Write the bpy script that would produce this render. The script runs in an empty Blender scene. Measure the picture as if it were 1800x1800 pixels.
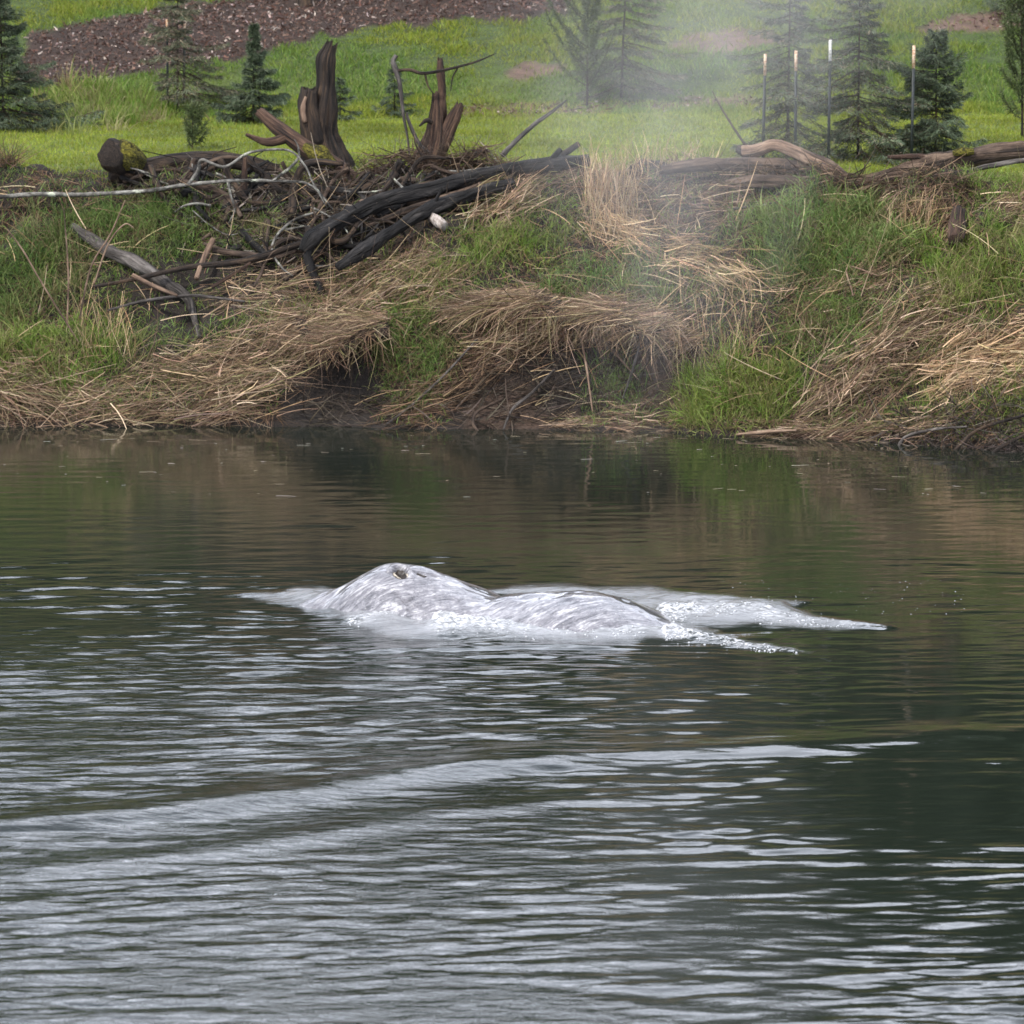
import bpy, math, numpy as np
from mathutils import Vector
rng = np.random.default_rng(7)
R = math.radians

# ------------------------------------------------------------------ camera, world, sun, exposure
SC = bpy.context.scene
COL = SC.collection
CAM_H, PITCH, FPX = 8.0, R(7.42), 8750.0
cam_d = bpy.data.cameras.new('camera')
cam_d.sensor_width = 36.0
cam_d.lens = FPX / 1800.0 * 36.0
cam_d.clip_start, cam_d.clip_end = 0.5, 2000.0
cam_d.dof.use_dof = True
cam_d.dof.focus_distance = 57.0
cam_d.dof.aperture_fstop = 4.2
cam = bpy.data.objects.new('camera', cam_d)
cam.location = (0, 0, CAM_H)
cam.rotation_euler = (R(90) - PITCH, 0, 0)
COL.objects.link(cam)
SC.camera = cam

SUN_EL, SUN_AZ = R(50), R(222)          # azimuth clockwise from +Y
world = bpy.data.worlds.new('World'); SC.world = world
world.use_nodes = True
wn, wl = world.node_tree.nodes, world.node_tree.links
wn.clear()
sky = wn.new('ShaderNodeTexSky'); sky.sky_type = 'NISHITA'; sky.sun_disc = False
sky.sun_elevation = SUN_EL; sky.sun_rotation = SUN_AZ
sky.air_density = 1.0; sky.dust_density = 2.0
sk = wn.new('ShaderNodeVectorMath'); sk.operation = 'SCALE'; sk.inputs['Scale'].default_value = 0.13
wl.new(sky.outputs[0], sk.inputs[0])
wtc = wn.new('ShaderNodeTexCoord')
wmap = wn.new('ShaderNodeMapping'); wmap.inputs['Scale'].default_value = (1.0, 1.0, 2.2)
wl.new(wtc.outputs['Generated'], wmap.inputs[0])
wno = wn.new('ShaderNodeTexNoise'); wno.inputs['Scale'].default_value = 2.6; wno.inputs['Detail'].default_value = 5
wl.new(wmap.outputs[0], wno.inputs['Vector'])
wr = wn.new('ShaderNodeMapRange'); wr.inputs['From Min'].default_value = 0.36; wr.inputs['From Max'].default_value = 0.62
wl.new(wno.outputs['Fac'], wr.inputs['Value'])
wmx = wn.new('ShaderNodeMix'); wmx.data_type = 'RGBA'
wl.new(wr.outputs[0], wmx.inputs[0]); wl.new(sk.outputs[0], wmx.inputs[6])
wsp = wn.new('ShaderNodeSeparateXYZ'); wl.new(wtc.outputs['Generated'], wsp.inputs[0])
whz = wn.new('ShaderNodeMapRange'); whz.interpolation_type = 'SMOOTHSTEP'      # hazy cloud is brighter towards the horizon
for k_, v_ in (('From Min', 0.10), ('From Max', 0.75), ('To Min', 1.80), ('To Max', 0.80)): whz.inputs[k_].default_value = v_
wl.new(wsp.outputs[2], whz.inputs['Value'])
wcl = wn.new('ShaderNodeVectorMath'); wcl.operation = 'SCALE'; wcl.inputs[0].default_value = (2.60, 2.74, 3.12)
wl.new(whz.outputs[0], wcl.inputs['Scale']); wl.new(wcl.outputs[0], wmx.inputs[7])
bg = wn.new('ShaderNodeBackground'); bg.inputs['Strength'].default_value = 1.0
wl.new(wmx.outputs[2], bg.inputs[0])
wo = wn.new('ShaderNodeOutputWorld'); wl.new(bg.outputs[0], wo.inputs[0])

sd = bpy.data.lights.new('sun', 'SUN'); sd.energy = 4.7; sd.angle = R(2.0); sd.color = (1.0, 0.95, 0.87)
so = bpy.data.objects.new('sun', sd); COL.objects.link(so)
sv = Vector((math.sin(SUN_AZ) * math.cos(SUN_EL), math.cos(SUN_AZ) * math.cos(SUN_EL), math.sin(SUN_EL)))
so.rotation_euler = sv.to_track_quat('Z', 'Y').to_euler()
so.location = (-30, -20, 60)

vs = SC.view_settings
vs.view_transform = 'Standard'; vs.look = 'None'; vs.gamma = 1.0; vs.exposure = -0.14
SC.render.engine = 'CYCLES'
SC.cycles.use_denoising = True
SC.cycles.max_bounces = 6; SC.cycles.diffuse_bounces = 2; SC.cycles.glossy_bounces = 3
SC.cycles.transmission_bounces = 3; SC.cycles.volume_bounces = 0; SC.cycles.transparent_max_bounces = 6
SC.cycles.caustics_reflective = False; SC.cycles.caustics_refractive = False

# ------------------------------------------------------------------ projection helpers
CP, SP = math.cos(PITCH), math.sin(PITCH)
def rays(px, py):
    px = np.asarray(px, float); py = np.asarray(py, float)
    dx = (px - 900) / FPX; dy = (900 - py) / FPX
    return dx, CP + dy * SP, -SP + dy * CP
def atY(px, py, Y):
    dx, dY, dZ = rays(px, py); t = np.asarray(Y, float) / dY
    return np.stack([dx * t, dY * t, CAM_H + dZ * t], -1)
def atZ(px, py, Z=0.0):
    dx, dY, dZ = rays(px, py); t = (Z - CAM_H) / dZ
    return np.stack([dx * t, dY * t, CAM_H + dZ * t], -1)
def proj(P):
    P = np.asarray(P, float); x, y, z = P[..., 0], P[..., 1], P[..., 2] - CAM_H
    f = y * CP - z * SP; u = y * SP + z * CP
    f = np.maximum(f, 1e-3)
    return 900 + FPX * x / f, 900 - FPX * u / f

# ------------------------------------------------------------------ noise and masks
_lat = np.random.default_rng(3).random((256, 256))
def vnoise(x, y, s=0):
    x = np.asarray(x, float) + s * 17.31; y = np.asarray(y, float) + s * 9.73
    xi = np.floor(x).astype(int); yi = np.floor(y).astype(int)
    fx = x - xi; fy = y - yi
    fx = fx * fx * (3 - 2 * fx); fy = fy * fy * (3 - 2 * fy)
    a = _lat[xi & 255, yi & 255]; b = _lat[(xi + 1) & 255, yi & 255]
    c = _lat[xi & 255, (yi + 1) & 255]; d = _lat[(xi + 1) & 255, (yi + 1) & 255]
    return (a + (b - a) * fx) * (1 - fy) + (c + (d - c) * fx) * fy - 0.5
def fbm(x, y, s=0, o=3):
    r = 0; a = 1
    for k in range(o):
        r = r + a * vnoise(x * 2 ** k, y * 2 ** k, s + k * 3); a *= 0.5
    return r
def sstep(a, b, x):
    t = np.clip((x - a) / (b - a), 0, 1); return t * t * (3 - 2 * t)
def poly_sd(px, py, poly):
    """distance to the polygon's edge, positive inside"""
    p = np.asarray(poly, float); n = len(p)
    inside = np.zeros(px.shape, bool); d = np.full(px.shape, 1e9)
    for i in range(n):
        x0, y0 = p[i]; x1, y1 = p[(i + 1) % n]
        c = ((y0 > py) != (y1 > py)) & (px < (x1 - x0) * (py - y0) / (y1 - y0 + 1e-9) + x0)
        inside ^= c
        ex, ey = x1 - x0, y1 - y0
        t = np.clip(((px - x0) * ex + (py - y0) * ey) / (ex * ex + ey * ey + 1e-9), 0, 1)
        d = np.minimum(d, np.hypot(px - x0 - t * ex, py - y0 - t * ey))
    return np.where(inside, d, -d)
def line_d(px, py, pts):
    """distance to a polyline and the parameter along it (0..1)"""
    p = np.asarray(pts, float); d = np.full(np.shape(px), 1e9); tt = np.zeros(np.shape(px)); n = len(p) - 1
    for i in range(n):
        ex, ey = p[i + 1] - p[i]
        t = np.clip(((px - p[i, 0]) * ex + (py - p[i, 1]) * ey) / (ex * ex + ey * ey), 0, 1)
        q = np.hypot(px - p[i, 0] - t * ex, py - p[i, 1] - t * ey)
        m = q < d; d = np.where(m, q, d); tt = np.where(m, (i + t) / n, tt)
    return d, tt
def lin(r, g, b):
    c = np.array([r, g, b]) / 255.0
    return np.where(c < 0.04045, c / 12.92, ((c + 0.055) / 1.055) ** 2.4)

# ------------------------------------------------------------------ mesh helpers
def tag(o, label=None, cat=None, group=None, kind=None):
    if label: o['label'] = label
    if cat: o['category'] = cat
    if group: o['group'] = group
    if kind: o['kind'] = kind
    return o
def mk(name, V, F, mat, parent=None, col=None, smooth=False, attrs=None):
    """V Nx3, F Mx3 or Mx4 array (or list of such arrays)"""
    me = bpy.data.meshes.new(name)
    Fs = F if isinstance(F, list) else [F]
    Fs = [np.asarray(f, np.int32) for f in Fs if len(f)]
    V = np.ascontiguousarray(V, np.float32)
    me.vertices.add(len(V)); me.vertices.foreach_set('co', V.ravel())
    nl = sum(f.size for f in Fs); npol = sum(len(f) for f in Fs)
    me.loops.add(nl); me.loops.foreach_set('vertex_index', np.concatenate([f.ravel() for f in Fs]))
    tot = np.concatenate([np.full(len(f), f.shape[1], np.int32) for f in Fs])
    st = np.concatenate([[0], np.cumsum(tot)[:-1]]).astype(np.int32)
    me.polygons.add(npol); me.polygons.foreach_set('loop_start', st)
    if smooth: me.polygons.foreach_set('use_smooth', np.ones(npol, bool))
    if col is not None:
        a = me.attributes.new('Col', 'FLOAT_COLOR', 'POINT')
        c = np.ones((len(V), 4), np.float32); c[:, :3] = col
        a.data.foreach_set('color', c.ravel())
    for k, v in (attrs or {}).items():
        v = np.asarray(v, np.float32)
        if v.ndim == 1:
            me.attributes.new(k, 'FLOAT', 'POINT').data.foreach_set('value', v)
        else:
            me.attributes.new(k, 'FLOAT_VECTOR', 'POINT').data.foreach_set('vector', np.ascontiguousarray(v).ravel())
    me.update(calc_edges=True); me.validate()
    me.materials.append(mat)
    o = bpy.data.objects.new(name, me); COL.objects.link(o)
    if parent is not None: o.parent = parent
    return o
def empty(name, loc):
    o = bpy.data.objects.new(name, None); o.location = [float(c) for c in loc]; o.empty_display_size = 0.2
    COL.objects.link(o); return o
def unit(v): return v / np.maximum(np.linalg.norm(v, axis=-1, keepdims=True), 1e-9)

class Strands:
    """many tapered ribbons (blades, stems, needles) collected into one mesh"""
    def __init__(s): s.V, s.F, s.C, s.n = [], [], [], 0
    def add(s, root, d, L, W, col, droop=0.0, curl=0.0, seg=3, tip=0.15, side=None, kink=0.0):
        N = len(root)
        if N == 0: return
        L = np.broadcast_to(L, (N,)); W = np.broadcast_to(W, (N,)); droop = np.broadcast_to(droop, (N,))
        d = unit(d)
        if side is None: side = unit(np.cross(d, rng.normal(size=(N, 3))))
        cv = np.cross(d, rng.normal(size=(N, 3))) * curl
        t = np.linspace(0, 1, seg + 1)
        P = root[:, None] + d[:, None] * (L[:, None] * t)[..., None] + cv[:, None] * (L[:, None] * t ** 2)[..., None]
        P[..., 2] -= droop[:, None] * L[:, None] * t ** 2
        if kink:
            tk = rng.random((N, 1)) * 0.8 + 0.1; kv = rng.normal(size=(N, 3)) * kink * (rng.random((N, 1)) < 0.45)
            P += kv[:, None] * (L[:, None] * np.maximum(t - tk, 0))[..., None]
        w = W[:, None] * (1 - (1 - tip) * t ** 1.6) * 0.5
        V = np.stack([P - side[:, None] * w[..., None], P + side[:, None] * w[..., None]], 2).reshape(-1, 3)
        k = np.arange(seg) * 2
        f = np.stack([k, k + 1, k + 3, k + 2], -1)
        F = (f[None] + (np.arange(N) * 2 * (seg + 1))[:, None, None]).reshape(-1, 4) + s.n
        s.V.append(V); s.F.append(F); s.C.append(np.repeat(np.broadcast_to(col, (N, 3)), 2 * (seg + 1), 0)); s.n += len(V)
    def build(s, name, mat, parent=None):
        V = np.concatenate(s.V)
        if parent is not None: V = V - np.array(parent.location)
        return mk(name, V, np.concatenate(s.F), mat, parent, np.concatenate(s.C))

def catmull(P, R_, n):
    P = np.asarray(P, float); R_ = np.asarray(R_, float)
    Q = np.concatenate([[2 * P[0] - P[1]], P, [2 * P[-1] - P[-2]]])
    m = len(P) - 1; u = np.linspace(0, m - 1e-6, n); i = u.astype(int); t = (u - i)[:, None]
    a, b, c, d = Q[i], Q[i + 1], Q[i + 2], Q[i + 3]
    pts = 0.5 * (2 * b + (c - a) * t + (2 * a - 5 * b + 4 * c - d) * t ** 2 + (3 * b - a - 3 * c + d) * t ** 3)
    return pts, np.interp(u, np.arange(m + 1), R_)
def tube(P, R_, sides=12, n=None, rough=0.12, ridges=0.0, seed=0, jag=0.0, flat=None):
    """a closed, uneven tube along a smoothed path; returns V, faces, grain coordinate"""
    P = np.asarray(P, float)
    ln = np.linalg.norm(np.diff(P, axis=0), axis=1).sum()
    if n is None: n = int(np.clip(ln / max(np.mean(R_) * 0.7, 0.02), 6, 70))
    pts, rr = catmull(P, R_, n)
    T = unit(np.gradient(pts, axis=0))
    ref = np.array([0, 0, 1.0]) if abs(T[:, 2]).mean() < 0.75 else np.array([0, 1.0, 0])
    A = unit(np.cross(T, ref)); B = np.cross(A, T)
    th = np.arange(sides) * 2 * math.pi / sides
    s = np.concatenate([[0], np.cumsum(np.linalg.norm(np.diff(pts, axis=0), axis=1))])
    TH, S = np.meshgrid(th, s); RR = rr[:, None] * np.ones(sides)
    m = np.mean(rr)
    nz = fbm(np.cos(TH) * 1.6 + 40 + seed, S / (m * 5) + np.sin(TH) * 1.6 + seed * 3.7, seed % 7)
    RR = RR * (1 + rough * 2 * nz)
    if sides > 11: RR = RR * (1 + 0.10 * fbm(np.cos(TH) * 4 + 9 + seed, S / (m * 1.1) + np.sin(TH) * 4, seed % 5))
    if ridges: RR = RR * (1 + ridges * 2 * vnoise(TH * sides / 6.5, S / (m * 6), seed % 5 + 2))
    V = pts[:, None] + A[:, None] * (np.cos(TH) * RR)[..., None] + B[:, None] * (np.sin(TH) * RR)[..., None]
    if jag:
        j = np.random.default_rng(seed + 5)
        V[-1] += T[-1] * (j.random((sides, 1)) * jag); V[-2] += T[-1] * (j.random((sides, 1)) * jag * 0.35)
    V = V.reshape(-1, 3); G = np.stack([np.cos(TH) * m, np.sin(TH) * m, S + seed * 1.37], -1).reshape(-1, 3)
    i = np.arange(n - 1)[:, None] * sides; k = np.arange(sides)[None]; k2 = (k + 1) % sides
    F = np.stack([i + k, i + k2, i + sides + k2, i + sides + k], -1).reshape(-1, 4)
    nv = len(V)
    V = np.concatenate([V, [pts[0] - T[0] * rr[0] * 0.15, pts[-1] - T[-1] * rr[-1] * (0.5 if jag else -0.15)]])
    G = np.concatenate([G, [[0, 0, 0], [0, 0, 0]]])
    k = np.arange(sides); k2 = (k + 1) % sides; e = (n - 1) * sides
    C = np.concatenate([np.stack([k2, k, np.full(sides, nv)], -1), np.stack([e + k, e + k2, np.full(sides, nv + 1)], -1)])
    return V, F, C, G
def tube_obj(name, P, R_, mat, parent=None, **kw):
    V, F, C, G = tube(P, R_, **kw)
    if parent is not None: V = V - np.array(parent.location)
    return mk(name, V, [F, C], mat, parent, smooth=True, attrs={'grain': G})

# ------------------------------------------------------------------ materials
class NT:
    def __init__(s, name):
        s.m = bpy.data.materials.new(name); s.m.use_nodes = True
        s.n = s.m.node_tree.nodes; s.l = s.m.node_tree.links; s.n.clear()
        s.out = s.n.new('ShaderNodeOutputMaterial')
    def node(s, t, ins=None, **kw):
        x = s.n.new(t)
        for k, v in kw.items(): setattr(x, k, v)
        for k, v in (ins or {}).items(): s.set(x, k, v)
        return x
    def set(s, x, k, v):
        if hasattr(v, 'links') or isinstance(v, bpy.types.NodeSocket): s.l.new(v, x.inputs[k])
        else: x.inputs[k].default_value = v
    def attr(s, name): return s.node('ShaderNodeAttribute', attribute_name=name)
    def noise(s, vec, scale, detail=3, rough=0.55, dist=0.0):
        return s.node('ShaderNodeTexNoise', {'Vector': vec, 'Scale': scale, 'Detail': detail, 'Roughness': rough, 'Distortion': dist}).outputs['Fac']
    def scale(s, vec, sc):
        return s.node('ShaderNodeMapping', {'Vector': vec, 'Scale': sc}).outputs[0]
    def ramp(s, fac, stops):
        r = s.node('ShaderNodeValToRGB', {'Fac': fac}); e = r.color_ramp.elements
        while len(e) < len(stops): e.new(0.5)
        for el, (p, c) in zip(e, stops): el.position = p; el.color = (*c, 1)
        return r.outputs[0]
    def mix(s, fac, a, b, mode='MIX'):
        x = s.node('ShaderNodeMix', data_type='RGBA', blend_type=mode)
        s.set(x, 0, fac)
        for k, v in ((6, a), (7, b)): s.set(x, k, (*v, 1) if isinstance(v, (tuple, list, np.ndarray)) else v)
        return x.outputs[2]
    def math(s, op, a, b=0.0, clamp=False):
        x = s.node('ShaderNodeMath', operation=op, use_clamp=clamp); s.set(x, 0, a); s.set(x, 1, b); return x.outputs[0]
    def rng_(s, v, a, b, c=0.0, d=1.0):
        return s.node('ShaderNodeMapRange', {'Value': v, 'From Min': a, 'From Max': b, 'To Min': c, 'To Max': d}).outputs[0]
    def bump(s, h, strength, dist=0.02, normal=None):
        x = s.node('ShaderNodeBump', {'Height': h, 'Strength': strength, 'Distance': dist})
        if normal is not None: s.set(x, 'Normal', normal)
        return x.outputs[0]
    def bsdf(s, color, rough=0.8, normal=None, **kw):
        b = s.node('ShaderNodeBsdfPrincipled')
        s.set(b, 'Base Color', (*color, 1) if isinstance(color, (tuple, list, np.ndarray)) else color); s.set(b, 'Roughness', rough)
        if normal is not None: s.set(b, 'Normal', normal)
        for k, v in kw.items(): s.set(b, k.replace('_', ' '), v)
        s.l.new(b.outputs[0], s.out.inputs[0]); return b

def leafy(name, trans=0.35, rough=0.6, spec=0.25):
    t = NT(name); a = t.attr('Col').outputs['Color']
    b = t.bsdf(a, rough); b.inputs['Specular IOR Level'].default_value = spec
    tr = t.node('ShaderNodeBsdfTranslucent', {'Color': a})
    mx = t.node('ShaderNodeMixShader', {'Fac': trans}); t.l.new(b.outputs[0], mx.inputs[1]); t.l.new(tr.outputs[0], mx.inputs[2])
    t.l.new(mx.outputs[0], t.out.inputs[0]); return t.m
M_GRASS = leafy('grass_blade', 0.4, 0.5)
M_STRAW = leafy('dry_straw', 0.2, 0.6, 0.2)
M_NEEDLE = leafy('needles', 0.25, 0.55, 0.3)
M_LITTER = leafy('leaf_litter', 0.1, 0.6, 0.4)

def wood(name, stops, rough=0.75, bump=0.6, gscale=(22, 22, 3.0), patch=None, spec=0.4):
    t = NT(name); g = t.attr('grain').outputs['Vector']
    n1 = t.noise(t.scale(g, gscale), 1.0, 7, 0.7, 0.5)
    n2 = t.noise(t.scale(g, (7, 7, 2.5)), 1.0, 4, 0.6)
    f = t.math('ADD', t.math('MULTIPLY', n1, 0.6), t.math('MULTIPLY', n2, 0.4))
    f = t.rng_(f, 0.34, 0.66, 0.1, 0.9)
    c = t.ramp(f, stops)
    cr = t.noise(t.scale(g, (gscale[0] * 0.8, gscale[1] * 0.8, gscale[2] * 0.35)), 1.0, 3, 0.5, 0.3)
    c = t.mix(t.rng_(cr, 0.36, 0.44, 0.75, 0.0), c, tuple(0.35 * v for v in stops[0][1]))      # drying cracks
    if patch is not None:
        n3 = t.noise(t.scale(g, (6, 6, 4)), 1.0, 4, 0.6)
        c = t.mix(t.rng_(n3, patch[1], patch[1] + 0.07), c, patch[0])
    h = t.math('ADD', n1, t.rng_(cr, 0.36, 0.44, -0.5, 0.0))
    b = t.bsdf(c, rough, t.bump(h, bump, 0.06)); b.inputs['Specular IOR Level'].default_value = spec
    return t.m
M_BLACK = wood('wet_dark_wood', [(0.25, (0.005, 0.0048, 0.005)), (0.55, (0.016, 0.0145, 0.014)), (0.85, (0.060, 0.054, 0.050))], 0.6, 1.0, (16, 16, 3), None, 0.2)
M_BROWN = wood('brown_bark', [(0.2, (0.018, 0.012, 0.009)), (0.5, (0.065, 0.042, 0.029)), (0.85, (0.18, 0.125, 0.088))], 0.85, 0.9)
M_RED = wood('rotten_red_wood', [(0.25, (0.016, 0.009, 0.007)), (0.5, (0.058, 0.031, 0.020)), (0.85, (0.17, 0.10, 0.062))], 0.85, 1.0, (30, 30, 2.2))
M_DARK = wood('dark_rotten_wood', [(0.25, (0.008, 0.005, 0.004)), (0.52, (0.028, 0.018, 0.012)), (0.85, (0.10, 0.062, 0.036))], 0.85, 1.0, (26, 26, 2.5))
M_TAN = wood('bare_tan_wood', [(0.2, (0.05, 0.030, 0.020)), (0.5, (0.17, 0.108, 0.072)), (0.85, (0.36, 0.26, 0.18))], 0.8, 0.6)
M_GREY = wood('weathered_grey_wood', [(0.2, (0.016, 0.013, 0.011)), (0.5, (0.058, 0.049, 0.043)), (0.85, (0.18, 0.16, 0.145))], 0.8, 0.6)
M_LICH = wood('lichen_grey_bark', [(0.2, (0.03, 0.027, 0.023)), (0.5, (0.12, 0.112, 0.098)), (0.85, (0.30, 0.29, 0.26))], 0.85, 0.6, (12, 12, 8), ((0.42, 0.44, 0.34), 0.58))
M_MOSS = wood('moss', [(0.3, (0.035, 0.03, 0.004)), (0.5, (0.13, 0.115, 0.012)), (0.72, (0.26, 0.23, 0.03))], 0.95, 1.2, (40, 40, 40))
M_PALE = wood('pale_cut_wood', [(0.3, (0.16, 0.13, 0.11)), (0.5, (0.36, 0.31, 0.28)), (0.72, (0.60, 0.56, 0.52))], 0.85, 0.7, (10, 10, 10))

# ------------------------------------------------------------------ terrain
PXC = np.array([-2000, 0, 300, 470, 570, 700, 850, 1000, 1180, 1280, 1500, 1800, 3800.0])
YWC = np.array([71.5, 71.0, 71.0, 70.9, 71.0, 70.6, 70.6, 70.5, 70.3, 69.8, 69.2, 67.7, 64.0])
UU = np.array([-8, -2, -0.4, 0, 0.25, 0.5, 0.8, 1.2, 1.7, 2.2, 2.8, 3.4, 4.0, 5.0])
PROF = {
 'L': [-4, -1.5, -0.3, 0.03, 0.35, 0.70, 0.98, 1.10, 1.30, 1.85, 2.50, 3.05, 3.33, 3.42],
 'M': [-4, -1.5, -0.3, 0.03, 0.40, 0.78, 1.08, 1.25, 1.50, 1.95, 2.50, 3.05, 3.33, 3.42],
 'H': [-4, -1.5, -0.3, 0.02, 0.06, 0.12, 0.40, 1.38, 1.75, 2.15, 2.65, 3.10, 3.33, 3.42],
 'C': [-4, -1.5, -0.3, 0.03, 0.25, 0.55, 1.20, 1.62, 2.00, 2.35, 2.80, 3.15, 3.36, 3.42],
 'D': [-4, -1.5, -0.3, 0.03, 0.09, 0.18, 0.70, 1.50, 1.95, 2.45, 2.95, 3.25, 3.40, 3.42],
 'R': [-4, -1.5, -0.3, 0.03, 0.32, 0.58, 0.88, 1.28, 1.75, 2.20, 2.68, 3.08, 3.36, 3.44],
 'E': [-4, -1.5, -0.3, 0.03, 0.18, 0.42, 0.72, 1.15, 1.62, 2.05, 2.55, 3.00, 3.34, 3.44]}
PTAB = np.array([PROF[c] for c in 'LLLMHHCDDRREE'])
def Yw(X): return np.interp(np.asarray(X) / 70.0 * FPX + 900, PXC, YWC) + 0.12 * vnoise(np.asarray(X) * 1.3, 3.3, 2)
def hz(X, Y):
    X = np.asarray(X, float); Y = np.asarray(Y, float)
    u = Y - Yw(X); px = X / 70.0 * FPX + 900
    ci = np.clip(np.interp(px, PXC, np.arange(len(PXC))), 0, len(PXC) - 1.001)
    i = ci.astype(int); f = ci - i
    ui = np.clip(np.interp(u, UU, np.arange(len(UU))), 0, len(UU) - 1.001)
    j = ui.astype(int); g = ui - j
    z = (PTAB[i, j] * (1 - f) + PTAB[i + 1, j] * f) * (1 - g) + (PTAB[i, j + 1] * (1 - f) + PTAB[i + 1, j + 1] * f) * g
    bank = sstep(0.1, 0.7, u) * (1 - sstep(3.6, 5.0, u))
    z = z + bank * (0.42 * fbm(X * 0.9, Y * 0.9, 1) + 0.26 * vnoise(X * 2.4, Y * 2.4, 11) + 0.14 * fbm(X * 4.5, Y * 4.5, 4))
    z = z + sstep(4.5, 7, u) * (0.10 * fbm(X * 0.5, Y * 0.5, 6) + 0.03 * fbm(X * 3, Y * 3, 8))
    up = np.maximum(Y - 88.0 - 0.10 * X, 0)
    z = z + 0.012 * np.maximum(u - 5, 0) + 0.165 * up * sstep(0, 4, up) + 0.35 * sstep(3, 9, up) * fbm(X * 0.28, Y * 0.28, 9)
    return z + 0.20 * np.clip(up - 16, 0, 90)
# depth map of the bank as the lens meets it, used only to find where things stand on the ground
GX = np.arange(-240, 2041, 8.0); GY = np.arange(-60, 840, 6.0)
_gx, _gy = np.meshgrid(GX, GY)
_dx, _dY, _dZ = rays(_gx, _gy)
_hit = np.full(_gx.shape, 140.0); _done = np.zeros(_gx.shape, bool)
for Yt in np.concatenate([np.arange(66.5, 77, 0.06), np.arange(77, 125, 0.3)]):
    t = Yt / _dY; m = ~_done
    zz = CAM_H + _dZ[m] * t[m]; h = hz(_dx[m] * t[m], np.full(m.sum(), Yt))
    q = np.zeros(_gx.shape, bool); q[m] = zz < h
    _hit[q] = Yt; _done |= q
def hitY(px, py):
    px = np.asarray(px, float); py = np.asarray(py, float)
    a = np.clip((px - GX[0]) / 8.0, 0, len(GX) - 1.001); b = np.clip((py - GY[0]) / 6.0, 0, len(GY) - 1.001)
    i = a.astype(int); j = b.astype(int); f = a - i; g = b - j
    return (_hit[j, i] * (1 - f) + _hit[j, i + 1] * f) * (1 - g) + (_hit[j + 1, i] * (1 - f) + _hit[j + 1, i + 1] * f) * g
def ground(px, py):
    """ground point seen at that place"""
    Y = hitY(px, py); P = atY(px, py, Y); P[..., 2] = hz(P[..., 0], P[..., 1]); return P
def gnormal(P):
    e = 0.08; x, y = P[..., 0], P[..., 1]
    n = np.stack([-(hz(x + e, y) - hz(x - e, y)), -(hz(x, y + e) - hz(x, y - e)), np.full(x.shape, 2 * e)], -1)
    return unit(n)
def in_poly(poly, n):
    p = np.asarray(poly, float); lo, hi = p.min(0), p.max(0); out = []; c = 0
    while c < n:
        q = lo + rng.random((n * 2, 2)) * (hi - lo); q = q[poly_sd(q[:, 0], q[:, 1], p) > 0]; out.append(q); c += len(q)
    return np.concatenate(out)[:n]

LITTER = [[(20, 150), (55, 60), (170, 35), (330, 8), (480, -10), (1010, -30), (1000, 28), (740, 42), (560, 66), (420, 105), (330, 112), (250, 132), (190, 152), (90, 155)]]
DIRT = [[(1150, 80), (1230, 62), (1350, 55), (1380, 72), (1300, 92), (1180, 92)],
        [(860, 130), (920, 118), (1000, 112), (1010, 124), (900, 136)],
        [(780, 192), (900, 184), (1000, 186), (1100, 178), (1330, 176), (1340, 188), (1100, 196), (900, 204), (780, 202)],
        [(1580, 52), (1680, 30), (1800, 12), (1840, 30), (1800, 60), (1700, 52), (1620, 60)]]
LX = np.concatenate([[-260, -150, -90, -55, -35, -24, -18, -14.5], np.arange(-12, 12.01, 0.085), [14.5, 18, 24, 35, 55, 90, 150, 260]])
LY = np.concatenate([[60, 63.5], np.arange(65.5, 76.5, 0.075), np.arange(76.6, 106, 0.25), [108, 111, 115, 120, 128, 138, 150, 170, 200, 260]])
TX, TY = np.meshgrid(LX, LY); TZ = hz(TX, TY)
tp = np.stack([TX, TY, TZ], -1).reshape(-1, 3)
tpx, tpy = proj(tp); tu = (TY - Yw(TX)).ravel()
def soft(poly, w): return sstep(-w, w, poly_sd(tpx, tpy, poly) + 18 * fbm(tp[:, 0] * 2, tp[:, 1] * 0.7, 5))
soil = np.array([0.016, 0.011, 0.008]); fieldc = np.array([0.095, 0.125, 0.018]); hillc = np.array([0.045, 0.07, 0.014])
tc = soil + 0 * tp
fm = sstep(4.2, 5.2, tu)[:, None]; tc = tc * (1 - fm) + fieldc * fm
hm = sstep(88, 93, tp[:, 1])[:, None]; tc = tc * (1 - hm) + hillc * hm
for P in LITTER:
    m = soft(P, 8)[:, None]; tc = tc * (1 - m) + np.array([0.036, 0.021, 0.015]) * m
for P in DIRT:
    m = soft(P, 6)[:, None]; tc = tc * (1 - m) + np.array([0.12, 0.075, 0.055]) * m
red = np.maximum(soft([(1120, 620), (1230, 610), (1260, 680), (1220, 735), (1100, 745), (1040, 700)], 10), soft([(830, 690), (930, 680), (960, 750), (820, 755)], 10))[:, None]
tc = tc * (1 - red) + np.array([0.055, 0.034, 0.023]) * red
ny, nx = TX.shape
ii = (np.arange(ny - 1)[:, None] * nx + np.arange(nx - 1)[None]).ravel()
TF = np.stack([ii, ii + 1, ii + nx + 1, ii + nx], -1)
t = NT('earth'); c = t.attr('Col').outputs['Color']; oc = t.node('ShaderNodeTexCoord').outputs['Object']
n = t.noise(oc, 3.0, 6, 0.65); n2 = t.noise(oc, 22.0, 4, 0.6)
cc = t.mix(1.0, c, t.ramp(n, [(0.25, (0.45, 0.45, 0.45)), (0.75, (1.5, 1.5, 1.5))]), 'MULTIPLY')
cc = t.mix(1.0, cc, t.ramp(n2, [(0.3, (0.55, 0.55, 0.55)), (0.7, (1.4, 1.4, 1.4))]), 'MULTIPLY')
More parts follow.
